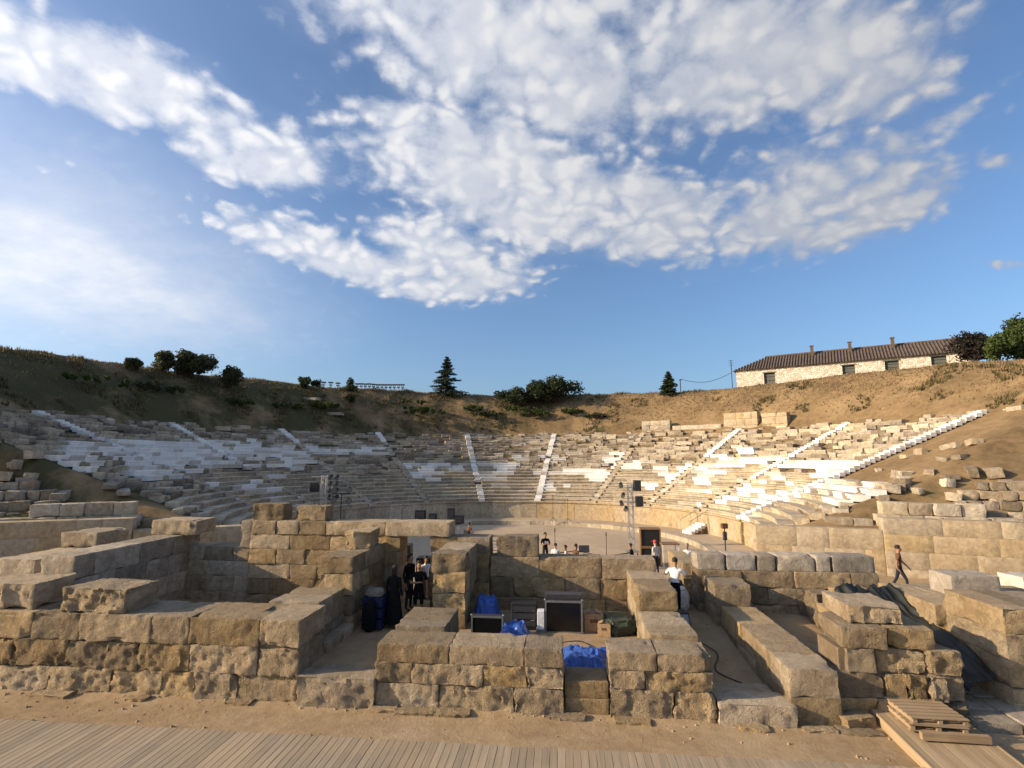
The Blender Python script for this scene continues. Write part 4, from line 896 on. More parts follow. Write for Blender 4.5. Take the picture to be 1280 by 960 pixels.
# ------------------------------------------------------------------ people
dg = None
def person(label, loc, face, pose='stand', shirt='cloth_white', legs='cloth_navy', shorts=False, skin='skin', hair='hair_dark', height=1.75, sleeves='short', dress=False, cap=False, print_=False, long_hair=False, arms=None, look=0.):
    """one continuous skinned body facing -Y before it is turned by `face`; hair and dress are children"""
    J = {}; R_ = {}; E_ = []; seg = {}
    def j(n, p, r): J[n] = Vector(p); R_[n] = r if isinstance(r, tuple) else (r, r)
    sit = pose == 'sit'; lift = -.45 if sit else 0.
    lean = .18 if pose in ('reach', 'sit') else .03
    def up(z): return (0, -lean * max(0, z - .95), z + lift)
    j('pelvis', (0, 0, .95 + lift), (.155, .115)); j('belly', up(1.1), (.14, .105)); j('chest', up(1.28), (.165, .12)); j('nb', up(1.45), (.085, .075)); j('neck', up(1.515), (.055, .06))
    hx = look; c = Vector(up(1.6)) + Vector((0, -.02, 0)); j('jaw', c + Vector((hx * .02, -.012, -.01)), (.07, .082)); j('skull', c + Vector((0, .005, .065)), (.08, .098)); j('crown', c + Vector((0, .01, .125)), (.055, .07))
    j('nose', c + Vector((hx * .07, -.112, .015)), .014)
    E_ += [('pelvis', 'belly'), ('belly', 'chest'), ('chest', 'nb'), ('nb', 'neck'), ('neck', 'jaw'), ('jaw', 'skull'), ('skull', 'crown'), ('jaw', 'nose')]
    for s, nm in ((-1, 'l'), (1, 'r')):
        sh = Vector(up(1.41)) + Vector((s * .175, 0, 0))
        el, wr, hd = sh + Vector((s * .07, .03, -.28)), sh + Vector((s * .08, -.05, -.52)), sh + Vector((s * .075, -.08, -.62))
        k = (arms or {}).get(nm)
        if pose == 'walk': sw = s * .5; el = sh + Vector((s * .06, -sw * .22, -.26)); wr = el + Vector((s * .02, -sw * .2 - .1, -.22)); hd = wr + Vector((0, -.06, -.08))
        if pose == 'sit' or k == 'lap': el = sh + Vector((s * .07, -.02, -.27)); wr = el + Vector((-s * .08, -.22, -.06)); hd = wr + Vector((-s * .03, -.09, -.01))
        if k == 'fwd': el = sh + Vector((s * .08, -.12, -.24)); wr = el + Vector((s * .02, -.25, .02)); hd = wr + Vector((0, -.1, 0))
        if k == 'out': el = sh + Vector((s * .16, -.1, -.2)); wr = el + Vector((s * .06, -.24, -.02)); hd = wr + Vector((s * .03, -.09, 0))
        if k == 'fold': el = sh + Vector((s * .08, -.05, -.27)); wr = el + Vector((-s * .18, -.16, .03)); hd = wr + Vector((-s * .1, -.02, .01))
        if k == 'up': el = sh + Vector((s * .12, -.12, -.1)); wr = el + Vector((-s * .05, -.12, .2)); hd = wr + Vector((-s * .05, -.03, .09))
        j('sh' + nm, sh, .068); j('ua' + nm, sh.lerp(el, .5), .055); j('el' + nm, el, .043); j('wr' + nm, wr, .030); j('hd' + nm, hd, (.038, .022))
        E_ += [('chest', 'sh' + nm), ('sh' + nm, 'ua' + nm), ('ua' + nm, 'el' + nm), ('el' + nm, 'wr' + nm), ('wr' + nm, 'hd' + nm)]
        fd_ = (hd - wr).normalized(); side = Vector((s, 0, 0)) if abs(fd_.x) < .7 else Vector((0, -1, 0))
        for f in range(4):
            a = hd + fd_ * .05 + side * (.03 - .02 * f); b_ = a + fd_ * (.04, .05, .047, .035)[f] + Vector((0, -.012, -.01))
            j(f'f{f}{nm}', a, .010); j(f'g{f}{nm}', b_, .008); E_ += [('hd' + nm, f'f{f}{nm}'), (f'f{f}{nm}', f'g{f}{nm}')]
        j('th' + nm, wr.lerp(hd, .6) - side * .045 + Vector((0, -.02, 0)), .011); E_.append(('hd' + nm, 'th' + nm))
        hp = Vector((s * .09, 0, .90 + lift)); kn = Vector((s * .10, -.03, .5)); an = Vector((s * .105, .02, .09)); toe = Vector((s * .12, -.15, .035))
        if sit: kn = Vector((s * .13, -.42, .50)); an = Vector((s * .13, -.40, .09)); toe = Vector((s * .14, -.56, .035))
        if pose == 'walk': st_ = s * .24; kn = Vector((s * .09, st_ * .6 - .05, .5)); an = Vector((s * .09, st_ + (.06 if s > 0 else 0), .1 if s > 0 else .08)); toe = an + Vector((0, -.16, -.05))
        j('hp' + nm, hp, .088); j('tg' + nm, hp.lerp(kn, .5), .078); j('kn' + nm, kn, .058); j('cf' + nm, kn.lerp(an, .35) + Vector((0, .015, 0)), .055); j('an' + nm, an, .038); j('to' + nm, toe, (.036, .03))
        E_ += [('pelvis', 'hp' + nm), ('hp' + nm, 'tg' + nm), ('tg' + nm, 'kn' + nm), ('kn' + nm, 'cf' + nm), ('cf' + nm, 'an' + nm), ('an' + nm, 'to' + nm)]
    names = list(J); ix = {n_: i for i, n_ in enumerate(names)}
    me = bpy.data.meshes.new('body_cage'); me.from_pydata([tuple(J[n_]) for n_ in names], [(ix[a], ix[b_]) for a, b_ in E_], [])
    tmp = bpy.data.objects.new('body_cage', me); C.objects.link(tmp)
    sk = tmp.modifiers.new('s', 'SKIN'); sk.branch_smoothing = .3; sk.use_smooth_shade = True
    for i, n_ in enumerate(names): me.skin_vertices[0].data[i].radius = R_[n_]; me.skin_vertices[0].data[i].use_root = (n_ == 'pelvis')
    ss = tmp.modifiers.new('d', 'SUBSURF'); ss.levels = 1
    d_ = bpy.context.evaluated_depsgraph_get(); body = bpy.data.meshes.new_from_object(tmp.evaluated_get(d_), depsgraph=d_)
    bpy.data.objects.remove(tmp)
    body.materials.clear()
    for m in (skin, shirt, legs, 'shoe'): body.materials.append(MATS[m])
    P = np.array([J[a] for a, _ in E_]); Q = np.array([J[b_] for _, b_ in E_]); D = Q - P; DD = (D * D).sum(1) + 1e-9
    def zone(a, b_, t):
        if a in ('neck', 'jaw', 'skull') or b_ == 'neck' and t > .4: return 0
        if a[:2] in ('el', 'wr', 'hd') or a[0] in 'fg' and len(a) == 3: return 1 if sleeves == 'long' and a[:2] == 'el' else 0
        if a[:2] == 'ua': return 0 if sleeves == 'none' or (sleeves == 'short' and t > .45) else 1
        if a[:2] in ('hp', 'tg') or b_[:2] == 'hp': return 2
        if a[:2] in ('kn', 'cf'): return 0 if shorts else 2
        if a[:2] == 'an': return 3
        return 2 if (a == 'pelvis' and t < .35) else 1
    for po in body.polygons:
        c = np.array(po.center); tt = np.clip(((c - P) * D).sum(1) / DD, 0, 1); e = ((P + D * tt[:, None] - c) ** 2).sum(1).argmin()
        po.material_index = zone(*E_[e], tt[e]); po.use_smooth = True
    k = height / 1.75
    t = thing('person', label, 'person', loc, face); t.scale = (k, k, k)
    obj('body', body, None, t)
    hc = J['skull']
    b = B(); bmesh.ops.create_uvsphere(b, u_segments=16, v_segments=10, radius=1)
    for v in b.verts:
        x, y, z = v.co; front = y < -.35 and z < .45
        v.co = Vector((x * .092, y * .112 + .012, z * .095 + .03))
        if front: v.co.y = max(v.co.y, -.05); v.co *= .8
        if z < -.35 and not long_hair: v.co.z = -.01 - .02 * rnd()
        if long_hair and z < -.2 and y > -.2: v.co.z -= .14; v.co.y += .02
        v.co += Vector((ru(-.004, .004), ru(-.004, .004), ru(-.004, .004))) + hc
    obj('hair', b, hair, t, smooth=True)
    for s in (-1, 1):
        b = B(); bmesh.ops.create_icosphere(b, subdivisions=1, radius=.011, matrix=Matrix.Translation(J['jaw'] + Vector((s * .032, -.082, .05)))); obj('eye', b, 'black_gear', t)
        b = B(); bmesh.ops.create_icosphere(b, subdivisions=1, radius=.026, matrix=Matrix.Translation(J['jaw'] + Vector((s * .082, .01, .03))) @ Matrix.Diagonal((.4, .7, 1.2, 1))); obj('ear', b, skin, t)
    if cap:
        b = B(); bmesh.ops.create_uvsphere(b, u_segments=16, v_segments=8, radius=.108, matrix=Matrix.Translation(hc + Vector((0, .005, .035))) @ Matrix.Diagonal((.92, 1.1, .85, 1))); bx(b, hc + Vector((0, -.14, .045)), (.15, .14, .012), rx=.15); obj('cap', b, 'red_cap', t, smooth=True)
    if dress:
        b = B(); prof = ((1.43, .10, .07), (1.38, .175, .115), (1.25, .165, .125), (1.08, .15, .12), (.95, .19, .15), (.6, .235, .20), (.12, .30, .27)); ring = []
        for (z, rx_, ry_) in prof:
            ring.append([b.verts.new((rx_ * math.cos(a) * (1 + .05 * math.sin(a * 7) * (z < .9)), ry_ * math.sin(a) * (1 + .05 * math.sin(a * 7) * (z < .9)) - lean * max(0, z - .95), z)) for a in np.linspace(0, 2 * math.pi, 28, endpoint=False)])
        for a, c in zip(ring, ring[1:]):
            for i in range(28): b.faces.new((a[(i + 1) % 28], a[i], c[i], c[(i + 1) % 28]))
        obj('dress', b, 'black_cloth', t, smooth=True)
    if print_: b = B(); bx(b, (0, -.165, 1.24), (.15, .012, .16), bev=.004); obj('shirt_print', b, 'print_white', t)
    return t
def chair(label, x, y, z, face):
    t = thing('folding_chair', label, 'chair', (x, y, z), face)
    b = B(); bx(b, (0, .02, .42), (.42, .42, .03), bev=.008); obj('seat', b, 'black_gear', t); b = B(); bx(b, (0, .24, .72), (.42, .03, .22), rx=-.12, bev=.008); obj('backrest', b, 'black_gear', t)
    for s in (-.19, .19): 
        b = B(); tube(b, (s, .24, .8), (s, .2, 0), .014); obj('leg', b, 'dark_gear', t); b = B(); tube(b, (s, -.16, .42), (s, -.18, 0), .014); obj('leg', b, 'dark_gear', t)
def G(x, y): return gh(x, y) + .02
p = S(-3.95, 3.7); person('person in a long black dress seen from the back in the doorway passage', (p.x, p.y, FLOOR), R(160), dress=True, shirt='black_cloth', legs='black_cloth', hair='hair_dark', long_hair=True, height=1.74, sleeves='long', skin='skin_tan')
p = S(-3.35, 4.3); person('person in black t-shirt and shorts standing in the doorway passage', (p.x, p.y, FLOOR), R(10), shirt='black_cloth', legs='black_cloth', shorts=True, height=1.78, skin='skin_tan', arms={'l': 'fold'})
p = S(-3.98, 5.4); person('person in dark clothes half hidden behind the black dress in the doorway', (p.x, p.y, FLOOR), R(60), shirt='black_cloth', legs='cloth_navy', height=1.8, sleeves='long', skin='skin_tan')
p = S(-4.85, 7.7); person('person in a pale top holding up a round tambourine beyond the doorway', (p.x, p.y, G(p.x, p.y)), R(-15), shirt='cloth_grey', legs='cloth_brown', height=1.7, arms={'l': 'up', 'r': 'up'}, skin='skin_tan')
p = S(-4.2, 8.4); person('person in white shirt and brown trousers far through the doorway', (p.x, p.y, G(p.x, p.y)), R(30), shirt='cloth_white', legs='cloth_brown', height=1.75, shorts=True, skin='skin_tan')
p = S(-5.2, 9.4); person('person in black behind the group seen through the doorway', (p.x, p.y, G(p.x, p.y)), R(-40), shirt='black_cloth', legs='black_cloth', height=1.85, skin='skin_tan')
for lab, u_, v_, h_ in (('tall black cabinet added as a dark backdrop beyond the doorway', -5.75, 10.4, 2.3), ('black trunk added to the dark backdrop beside the tall cabinet', -4.85, 10.9, 1.7)):  # black boxes added to darken the bright gap of the doorway
    p = S(u_, v_); c = thing('audio_case', lab, 'case', (p.x, p.y, gh(p.x, p.y)), -SA + .1); b = B(); bx(b, (0, 0, h_ / 2), (.75, .7, h_), bev=.02); obj('case_body', b, 'black_gear', c); b = B(); bx(b, (0, -.36, h_ / 2), (.62, .014, h_ * .85)); obj('front_grille', b, 'dark_gear', c)
p = S(-4.72, 7.33); t = thing('tambourine', 'round pale frame drum held up in the doorway', 'drum', (p.x, p.y, G(p.x, p.y) + 1.42), R(-15))
b = B(); bmesh.ops.create_cone(b, cap_ends=False, segments=24, radius1=.17, radius2=.17, depth=.06, matrix=Matrix.Rotation(R(80), 4, 'X')); obj('hoop', b, 'white_bag', t)
b = B(); bmesh.ops.create_circle(b, cap_ends=True, segments=24, radius=.165, matrix=Matrix.Rotation(R(80), 4, 'X')); obj('drum_skin', b, 'cloth_brown', t)
OZ = ORCH + .035
person('person in a black t-shirt with a pale print standing in the orchestra', (1.85, 30.0, OZ), R(15), shirt='black_cloth', legs='cloth_navy', skin='skin_tan', arms={'l': 'fold', 'r': 'fold'}, print_=True, height=1.78)
for lab, x, y, f, sh, le, kw in (('seated person in a white shirt in front of the standing black t-shirt', 2.35, 29.2, R(170), 'cloth_white', 'cloth_navy', {}), ('seated person in a brown top beside the music stand', 3.35, 29.0, R(120), 'cloth_brown', 'cloth_navy', {}), ('seated person in grey next to the brown top', 2.95, 28.6, R(-100), 'cloth_grey', 'black_cloth', {}),
                            ('seated person in black bent forward by the tower foot', 6.55, 29.2, R(-110), 'black_cloth', 'black_cloth', {'sleeves': 'long'}), ('lone person with bare arms seated far off near the equipment table', -3.15, 38.6, R(140), 'cloth_brown', 'cloth_navy', {'sleeves': 'none'})):
    person(lab, (x, y, OZ), f, 'sit', sh, le, skin='skin_tan', **kw); chair('black folding chair under the ' + ' '.join(w_ for w_ in lab.replace('lone ', '').replace('seated ', '').split()[:6]), x, y, OZ, f)
person('person in a grey shirt and red cap beside the stacked boxes', (7.45, 27.9, G(7.45, 27.9)), R(-150), shirt='cloth_grey', legs='cloth_navy', cap=True, sleeves='long')
person('person in a white polo shirt standing above the right passage', (8.65, 26.6, G(8.65, 26.6)), R(-20), shirt='cloth_white', legs='cloth_navy', hair='hair_grey', skin='skin_tan', height=1.8)
p = S(4.75, 5.6); person('person in a white t-shirt seen from behind, reaching out in the right passage', (p.x, p.y, G(p.x, p.y)), R(150), 'reach', 'cloth_white', 'black_cloth', arms={'l': 'out', 'r': 'out'}, skin='skin_tan', height=1.78)
p = atz(1127, 741, 0); person('person in a black t-shirt walking along the parodos wall', (p.x, p.y, G(p.x, p.y)), R(62), 'walk', 'cloth_brown', 'cloth_navy', skin='skin_tan', hair='hair_dark', height=1.78)

# gravel and crumbs of stone on the sand
V = []; F = []
for k in range(1300):
    u_ = ru(-16, 11); v_ = ru(-1.5, .1) if rnd() < .6 else ru(-.25, .05)
    if rnd() < .18: u_, v_ = (ru(-4.9, -3.2), ru(.7, 5.5)) if rnd() < .5 else (ru(4.5, 5.8), ru(1.4, 7))
    p = S(u_, v_); z = gh(p.x, p.y) + .035 * mnoise.fractal(Vector((p.x * .5, p.y * .5, 3)), 1, 2, 3); r = .008 + .045 * rnd() ** 5; i = len(V)
    V += [(p.x + r * ru(.6, 1.2), p.y, z), (p.x, p.y + r * ru(.6, 1.2), z), (p.x - r * ru(.6, 1.2), p.y, z), (p.x, p.y - r * ru(.6, 1.2), z), (p.x + ru(-.3, .3) * r, p.y + ru(-.3, .3) * r, z + r * ru(.5, 1.1))]
    F += [(i, i + 1, i + 4), (i + 1, i + 2, i + 4), (i + 2, i + 3, i + 4), (i + 3, i, i + 4)]
tag(obj('gravel', (V, F), 'sand'), 'loose gravel and stone crumbs on the sand along the walls', 'gravel', kind='stuff')
# cables of the sound equipment
def cable(label, pts, m='cable', r=.014):
    b = B(); P_ = [Vector(p) for p in pts]; o0 = P_[0].copy(); prev = None
    for i in range(len(P_) - 1):
        for j_ in range(6):
            s_ = j_ / 6; a0, a1, a2, a3 = P_[max(0, i - 1)], P_[i], P_[i + 1], P_[min(len(P_) - 1, i + 2)]
            q_ = .5 * ((2 * a1) + (a2 - a0) * s_ + (2 * a0 - 5 * a1 + 4 * a2 - a3) * s_ ** 2 + (3 * a1 - a0 - 3 * a2 + a3) * s_ ** 3) - o0
            if prev is not None: tube(b, prev, q_, r, 5)
            prev = q_
    tag(obj('cable', b, m, None, o0), label, 'cable')
cable('black cable looping across the floor of the middle room', [S(.1, 3.4, FLOOR + .03), S(.8, 2.7, FLOOR + .02), S(1.6, 2.9, FLOOR + .02), S(2.1, 2.3, FLOOR + .02), S(2.9, 2.5, FLOOR + .02)])
cable('black cable lying along the floor of the right passage', [S(4.7, 4.2, gh(*S(4.7, 4.2)[:2]) + .03), S(5.3, 3.2, gh(*S(5.3, 3.2)[:2]) + .03), S(5.0, 2.2, gh(*S(5., 2.2)[:2]) + .03), S(5.5, 1.5, gh(*S(5.5, 1.5)[:2]) + .03)])
cable('long black cable from the tower foot across the orchestra', [(7.5, 34, OZ + .02), (5.5, 33, OZ + .02), (4, 34.5, OZ + .02), (1, 33, OZ + .02), (-2, 36, OZ + .02), (-5, 40.5, OZ + .02)], r=.025)

# ------------------------------------------------------------------ trees and shrubs
def leaves(name, pts, size, m, parent, aspect=.55, loc0=Vector((0, 0, 0))):
    n = len(pts); V = np.zeros((n * 4, 3)); P = np.array(pts)
    a = np.random.normal(size=(n, 3)); a /= np.linalg.norm(a, axis=1)[:, None]; c = np.random.normal(size=(n, 3)); bb = np.cross(a, c); bb /= np.linalg.norm(bb, axis=1)[:, None]
    s = size * np.random.uniform(.6, 1.4, (n, 1))
    V[0::4] = P - a * s; V[1::4] = P + bb * s * aspect; V[2::4] = P + a * s; V[3::4] = P - bb * s * aspect
    F = [(4 * i, 4 * i + 1, 4 * i + 2, 4 * i + 3) for i in range(n)]
    return obj(name, (V.tolist(), F), m, parent)
def tree(name, label, cat, base, h, w_, n, leaf, m, trunk_h=.3, lobes=9, squash=1., group=None, base_cut=.0):
    t = thing(name, label, cat, base, 0, group); b = B()
    tube(b, (0, 0, -.3), (0, 0, h * trunk_h + .3), .05 * h * .5, 8, .03 * h * .5)
    L = []; ax_ = w_ / 2; hc_ = h * (1 - trunk_h) / 2; zc0 = h * trunk_h + hc_; rad0 = .55 * min(ax_, hc_)
    for k in range(lobes):
        a = ru(0, 6.28); f = math.sqrt(rnd()); zf = ru(-.8, .9); sq = math.sqrt(max(.1, 1 - zf * zf * .8))
        c = Vector(((ax_ - rad0) * f * sq * math.cos(a), (ax_ - rad0) * f * sq * math.sin(a) * .8, zc0 + (hc_ - rad0 * .8) * zf))
        L.append((c, rad0 * ru(.8, 1.35))); tube(b, (0, 0, h * trunk_h * .8), c, .01 * h, 5, .004 * h)
    obj('trunk', b, 'bark', t); pts = []
    while len(pts) < n:
        c, rad = random.choice(L); d = Vector(np.random.normal(size=3)).normalized() * rad * (rnd() ** .4)
        d *= .85 + .55 * mnoise.noise((c + d) * 1.7); q_ = c + Vector((d.x, d.y, d.z * squash))
        if q_.z < base_cut: continue
        pts.append(tuple(q_))
    leaves('crown', pts, leaf, m, t); return t
def on_hill(px, py, Y, sink=.1):
    p = aty(px, py, Y); z = hill_z(p.x, p.y); return Vector((p.x, p.y, z - sink))
def tree_px(name, label, cat, x, y0, y1, w_px, Y, n, leaf, m, **kw):
    a = aty(x, y0, Y); top = aty(x, y1, Y); base = Vector((a.x, Y, min(a.z, hill_z(a.x, Y)) - .15)); s = Y / FPX
    return tree(name, label, cat, base, top.z - base.z, w_px * s * 1.0, n, leaf, m, **kw)
tree_px('round_tree', 'broad dense olive tree on the crest of the dark hill', 'tree', 228, 470, 437, 88, 55, 15000, .13, 'leaf_olive', trunk_h=.04, lobes=34, squash=.8)
tree_px('round_tree', 'small round olive tree beside the broad one on the hill crest', 'tree', 288, 473, 453, 34, 57, 5000, .11, 'leaf_olive', trunk_h=.1, lobes=10)
tree_px('round_tree', 'pale little tree alone on the slope of the dark hill', 'tree', 166, 459, 446, 26, 50, 3500, .10, 'leaf_olive', trunk_h=.2, lobes=8)
tree_px('shrub', 'bushy shrub at one end of the row of cafe tables', 'shrub', 386, 485, 469, 34, 66, 2600, .12, 'leaf_dark', trunk_h=.1, lobes=9)
tree_px('shrub', 'round shrub standing among the cafe tables', 'shrub', 438, 487, 471, 18, 66, 2000, .11, 'leaf_dark', trunk_h=.1, lobes=6)
tree_px('juniper', 'wide spiky dark juniper on the rim behind the middle seats', 'shrub', 690, 496, 470, 84, 74, 8000, .16, 'leaf_dark', trunk_h=.05, lobes=22)
tree_px('juniper', 'low dark hedge beside the spiky juniper on the rim', 'shrub', 650, 496, 482, 78, 74, 5000, .14, 'leaf_dark', trunk_h=.02, lobes=26, squash=.6)
tree_px('purple_shrub', 'dark purple leaved shrub at the end of the long house', 'shrub', 1220, 453, 412, 58, 46, 7000, .12, 'leaf_purple', trunk_h=.05, lobes=18)
tree_px('broadleaf_tree', 'tall green tree beside the purple shrub', 'tree', 1280, 452, 394, 50, 45, 9000, .13, 'leaf_green', trunk_h=.05, lobes=22)
tree_px('broadleaf_tree', 'lower green bush between purple shrub and tall tree', 'shrub', 1250, 452, 418, 40, 44, 4000, .12, 'leaf_green', trunk_h=.05, lobes=10)
# layered conifer
def conifer(label, base, h, w_, m, tiers, gap=True):
    t = thing('conifer', label, 'tree', base); b = B(); tube(b, (0, 0, -.3), (0, 0, h * .98), .028 * h, 8, .004 * h); pts = []
    for k in range(tiers):
        f = (k + .5) / tiers; z = h * (.06 + .92 * f); Lr = w_ / 2 * (1 - f) ** .8 * ru(.85, 1.1) + .08
        for j_ in range(10 if gap else 12):
            a = ru(0, 6.28); L = Lr * ru(.45, 1.2); droop = -.14 * L + ru(-.14, .16) * L; z = h * (.06 + .92 * f) + ru(-.5, .5) * h / tiers
            e = Vector((L * math.cos(a), L * math.sin(a), z + droop)); tube(b, (0, 0, z), e, .012 * h * .4, 4, .006)
            nn = int((95 if gap else 90) * L) + 14
            for _ in range(nn):
                s = ru(.15, 1.); q_ = Vector((0, 0, z)).lerp(e, s) + Vector((ru(-1, 1), ru(-1, 1), ru(-.7, .25))) * (.16 + .12 * (1 - s)) * (.6 + .25 * L); pts.append(tuple(q_))
    obj('trunk', b, 'bark', t); leaves('crown', pts, .10, m, t, .3); return t
a = aty(558, 493, 76.); tp_ = aty(558, 445, 76.); conifer('tall dark spruce with ragged tiers on the rim', Vector((a.x, 76., a.z - .4)), tp_.z - a.z + .4, 50 * 76 / FPX, 'needle', 15)
a = aty(836, 492, 70.); tp_ = aty(836, 464, 70.); conifer('small pointed dense conifer on the rim near the wire post', Vector((a.x, 70., a.z - .3)), tp_.z - a.z + .3, 29 * 70 / FPX, 'leaf_dark', 14, False)
for k, (x, y, w_, m) in enumerate(((300, 508, 34, 'leaf_green'), (360, 512, 34, 'leaf_green'), (404, 511, 36, 'leaf_green'), (512, 507, 46, 'leaf_olive'), (522, 520, 60, 'leaf_green'), (592, 513, 34, 'leaf_green'), (648, 515, 40, 'leaf_green'), (672, 520, 34, 'leaf_green'), (712, 519, 26, 'leaf_green'), (610, 521, 30, 'leaf_olive'), (745, 523, 22, 'leaf_olive'), (100, 482, 90, 'leaf_green'), (190, 492, 60, 'leaf_olive'))):
    where = ('below the small round olive tree', 'below the shrub at the end of the cafe tables', 'below the round shrub among the cafe tables', 'just under the tall spruce', 'spreading wide by the top seats below the spruce', 'between the spruce and the low dark hedge', 'under the low dark hedge', 'by the top seats below the spiky juniper', 'past the far side of the spiky juniper', 'by the top seats below the dark hedge', 'between the juniper and the small pointed conifer', 'on the dark hill below the pale little tree', 'on the dark hill below the broad olive tree')[k]
    r = RTOP + 3.
    lo, hi = RTOP + .5, RC          # find where the line of sight meets the slope
    best = None
    for Y in np.arange(28, 76, .25):
        p = aty(x, y, float(Y)); rr = math.hypot(p.x - D0.x, p.y - D0.y)
        if rr > RTOP + .4 and p.z < hill_z(p.x, p.y): best = p; break
    if best is None: continue
    s = best.y / FPX; h = ru(.8, 1.3)
    tree('bramble', 'low green bramble patch ' + where, 'shrub', Vector((best.x, best.y, hill_z(best.x, best.y) - .15)), h, w_ * s * 1.4, int(1200 + 60 * w_), .10, m, trunk_h=.0, lobes=26, squash=.8, group='bramble patches on the slope')

# ------------------------------------------------------------------ things on the rim: cafe tables, slabs, post, wire, mast
for k in range(15):
    x = 446 + k * 5.2 if k < 12 else 404 + (k - 12) * 9
    Y = next(float(y_) for y_ in np.arange(50, 90, .2) if math.hypot(aty(x, 488, float(y_)).x - D0.x, y_ - D0.y) > RC - .3); p = aty(x, 488, Y); t = thing('cafe_table', 'small dark cafe table on pale crossed legs on the rim', 'table', (p.x, Y, hill_z(p.x, Y) - .02), group='cafe tables along the rim')
    h = max(.75, aty(x, 481, Y).z - t.location.z); b = B(); bx(b, (0, 0, h), (.52, .5, .14)); obj('table_top', b, 'table_dark', t)
    b = B(); tube(b, (-.2, 0, 0), (.2, 0, h - .05), .04); tube(b, (.2, 0, 0), (-.2, 0, h - .05), .04); obj('crossed_legs', b, 'chrome_leg', t); b = B(); bx(b, (0, 0, h * .55), (.34, .3, .1)); obj('shelf', b, 'table_dark', t)
for x0, x1, y, lab in ((382, 400, 489, 'flat pale slab lying on the rim under the shrub'), (412, 430, 489, 'second flat pale slab on the rim near the cafe tables')):
    a, c = aty(x0, y, 64.), aty(x1, y, 64.); tag(block_obj('stone_slab', (c.x - a.x, 1.0, .35), 'seat_stone', None, ((a.x + c.x) / 2, 64., hill_z((a.x + c.x) / 2, 64.) + .12), rough=.03, res=.3), lab, 'slab')
a = aty(851, 492, 68.); tp_ = aty(851, 474, 68.); z0 = hill_z(a.x, 68.) - .2; t = thing('wire_post', 'thin dark post holding the wire on the rim', 'post', (a.x, 68., z0)); b = B(); tube(b, (0, 0, 0), (0, 0, tp_.z - z0), .06, 8); obj('pole', b, 'cable', t); b = B(); bx(b, (0, 0, tp_.z - z0 - .1), (.3, .08, .08)); obj('cross_arm', b, 'cable', t)
w0 = Vector(tp_)
# house
ZE = 16.6
e0 = atz(920, 464, ZE); e1 = atz(1190, 441, ZE); hd_ = (e1 - e0); hd_.z = 0; HL = hd_.length + 1.5; hd_.normalize(); hn = Vector((-hd_.y, hd_.x, 0)); hn = hn if hn.dot(Vector((0.5, 1, 0))) > 0 else -hn
hz_ = math.atan2(hd_.y, hd_.x); ho = thing('stone_house', 'long low stone house with tiled roof on the hill', 'house', (e0.x, e0.y, ZE - 4.2), hz_); WH = 4.2; HD = 6.5
wins = []
for x0, x1, y0, y1 in ((955, 969, 466, 480), (1053, 1069, 456.5, 469), (1106, 1124, 451, 463), (1164, 1184, 445, 458)):
    ca, cb = [], []
    def hit(x, y):
        r = cam_ray(x, y); n_ = hn; tt = (Vector((e0.x, e0.y, 0)) - Vector((0, 0, HC))).dot(n_) / r.dot(n_); P_ = Vector((0, 0, HC)) + r * tt
        return (P_ - e0).dot(hd_), P_.z - (ZE - WH)
    a0, za = hit(x0, (y0 + y1) / 2); a1, zb = hit(x1, (y0 + y1) / 2); zc = (za + zb) / 2; hh = (hit((x0 + x1) / 2, y0)[1] - hit((x0 + x1) / 2, y1)[1]) / 2
    wins.append((a0, a1, zc - hh, zc + hh))
# wall panels round the openings
b = B(); xs_ = [0.] + [v for w_ in wins for v in w_[:2]] + [HL]
for i in range(0, len(xs_), 2): bx(b, ((xs_[i] + xs_[i + 1]) / 2, .25, WH / 2), (xs_[i + 1] - xs_[i], .5, WH))
for (a0, a1, z0, z1) in wins: bx(b, ((a0 + a1) / 2, .25, z0 / 2), (a1 - a0, .5, z0)); bx(b, ((a0 + a1) / 2, .25, (z1 + WH) / 2), (a1 - a0, .5, WH - z1))
bx(b, (.25, HD / 2 + .25, WH / 2), (.5, HD - .5, WH)); bx(b, (HL - .25, HD / 2 + .25, WH / 2), (.5, HD - .5, WH)); bx(b, (HL / 2, HD + .2, WH / 2), (HL, .4, WH))
obj('wall', b, 'house_wall', ho)
for (a0, a1, z0, z1) in wins:
    w_ = obj('window', bx(B(), ((a0 + a1) / 2, .34, (z0 + z1) / 2), (a1 - a0, .05, z1 - z0)), 'window_dark', ho)
    b = B(); bx(b, ((a0 + a1) / 2, .2, z1 + .06), (a1 - a0 + .3, .5, .12)); obj('lintel', b, 'shutter', w_)
    for k in range(3): b = B(); bx(b, ((a0 + a1) / 2, .28, z0 + (z1 - z0) * (k + .5) / 3), (a1 - a0 - .04, .05, (z1 - z0) / 3 - .06)); obj('shutter_board', b, 'shutter', w_)
RH = 2.0; OV = .35
b = B(); pr = [(-OV, -OV, WH), (HL + OV, -OV, WH), (HL + OV, HD + OV, WH), (-OV, HD + OV, WH), (3.2, HD / 2, WH + RH), (HL + OV, HD / 2, WH + RH)]
vv = [b.verts.new(v) for v in pr]
for f in ((0, 1, 5, 4), (2, 3, 4, 5), (3, 0, 4), (1, 2, 5), (3, 2, 1, 0)): b.faces.new([vv[i] for i in f])
rf = obj('roof', b, 'roof_tile', ho)
b = B(); nrow = int(HL / .32)
for k in range(nrow):                      # courses of cover tiles running down the slope facing the theatre
    x = .0 + k * .32; top = 1. if x > 3.2 else max(.05, (x + OV) / (3.2 + OV)); y1 = -OV + (HD / 2 + OV) * top; z1 = WH + RH * top
    tube(b, (x, -OV - .03, WH + .03), (x, y1, z1 + .03), .085, 5)
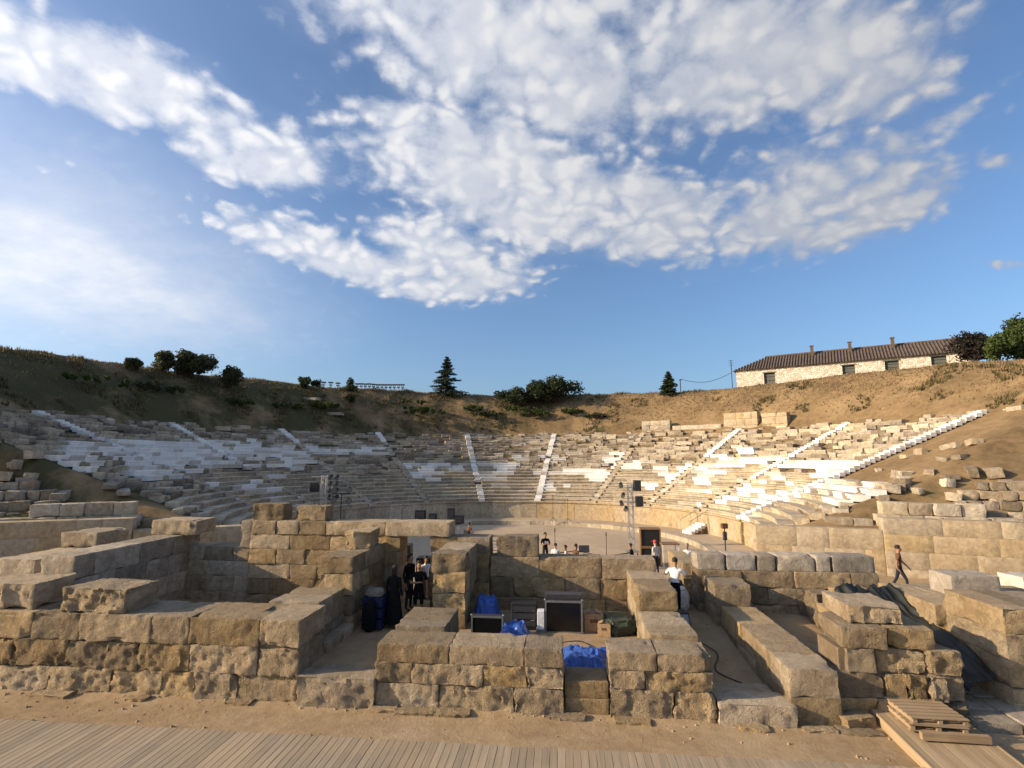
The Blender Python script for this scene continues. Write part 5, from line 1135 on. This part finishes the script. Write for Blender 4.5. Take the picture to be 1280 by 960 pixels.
tl3 = obj('cover_tiles', b, 'roof_tile', rf); tl3['kind'] = 'stuff'
b = B(); tube(b, (3.2, HD / 2, WH + RH + .05), (HL + OV, HD / 2, WH + RH + .05), .14, 8); obj('ridge', b, 'roof_tile', rf)
for x in (1015, 1063, 1117):
    r = cam_ray(x, 440); Pn = Vector((e0.x, e0.y, 0)) + hn * (HD * .38); tt = (Pn - Vector((0, 0, HC))).dot(hn) / r.dot(hn); P_ = Vector((0, 0, HC)) + r * tt; lx = (P_ - e0).dot(hd_)
    b = B(); bx(b, (lx, HD * .38, WH + RH * .76 + .55), (.34, .34, 1.3)); ch = obj('chimney', b, 'roof_tile', rf); b = B(); bx(b, (lx, HD * .38, WH + RH * .76 + 1.24), (.46, .46, .09)); obj('chimney_cap', b, 'roof_tile', ch) if False else obj('chimney_cap', b, 'roof_tile', rf)
p_ = Vector((e0.x, e0.y, 0)) + hd_ * 4.5 + hn * 7.5; t = thing('rear_building', 'small tiled roof peeking over the long stone house', 'building', (p_.x, p_.y, ZE - 4), hz_)
b = B(); bx(b, (2.2, 2.2, 3.1), (4.4, 4.4, 6.2)); obj('wall', b, 'house_wall', t); b = B(); vv = [b.verts.new(v) for v in ((-.3, -.3, 6.2), (4.7, -.3, 6.2), (4.7, 4.7, 6.2), (-.3, 4.7, 6.2), (1.2, 2.2, 6.9), (3.2, 2.2, 6.9))]
for f in ((0, 1, 5, 4), (1, 2, 5), (2, 3, 4, 5), (3, 0, 4), (3, 2, 1, 0)): b.faces.new([vv[i] for i in f])
obj('roof', b, 'roof_tile', t)
mp = Vector((e0.x, e0.y, 0)) - hd_ * .5 - hn * .3; t = thing('antenna_mast', 'thin mast with a small aerial at the corner of the house', 'mast', (mp.x, mp.y, hill_z(mp.x, mp.y) - .3)); H = aty(917, 450, mp.y).z - t.location.z
b = B(); tube(b, (0, 0, 0), (0, 0, H), .05, 8); obj('pole', b, 'cable', t)
for z in (.1, .4, .7): b = B(); tube(b, (-.35, 0, H - z), (.35, 0, H - z), .025); obj('aerial_rod', b, 'steel', t)
w1 = Vector((mp.x, mp.y, t.location.z + H * .6)); b = B(); prev = None
for k in range(15):
    s = k / 14; p = w0.lerp(w1, s) - Vector((0, 0, .8 * math.sin(s * math.pi))) - w0
    if prev is not None: tube(b, prev, p, .03, 5)
    prev = p
tag(obj('overhead_wire', b, 'cable', None, w0), 'sagging black wire from the post to the house corner', 'wire')
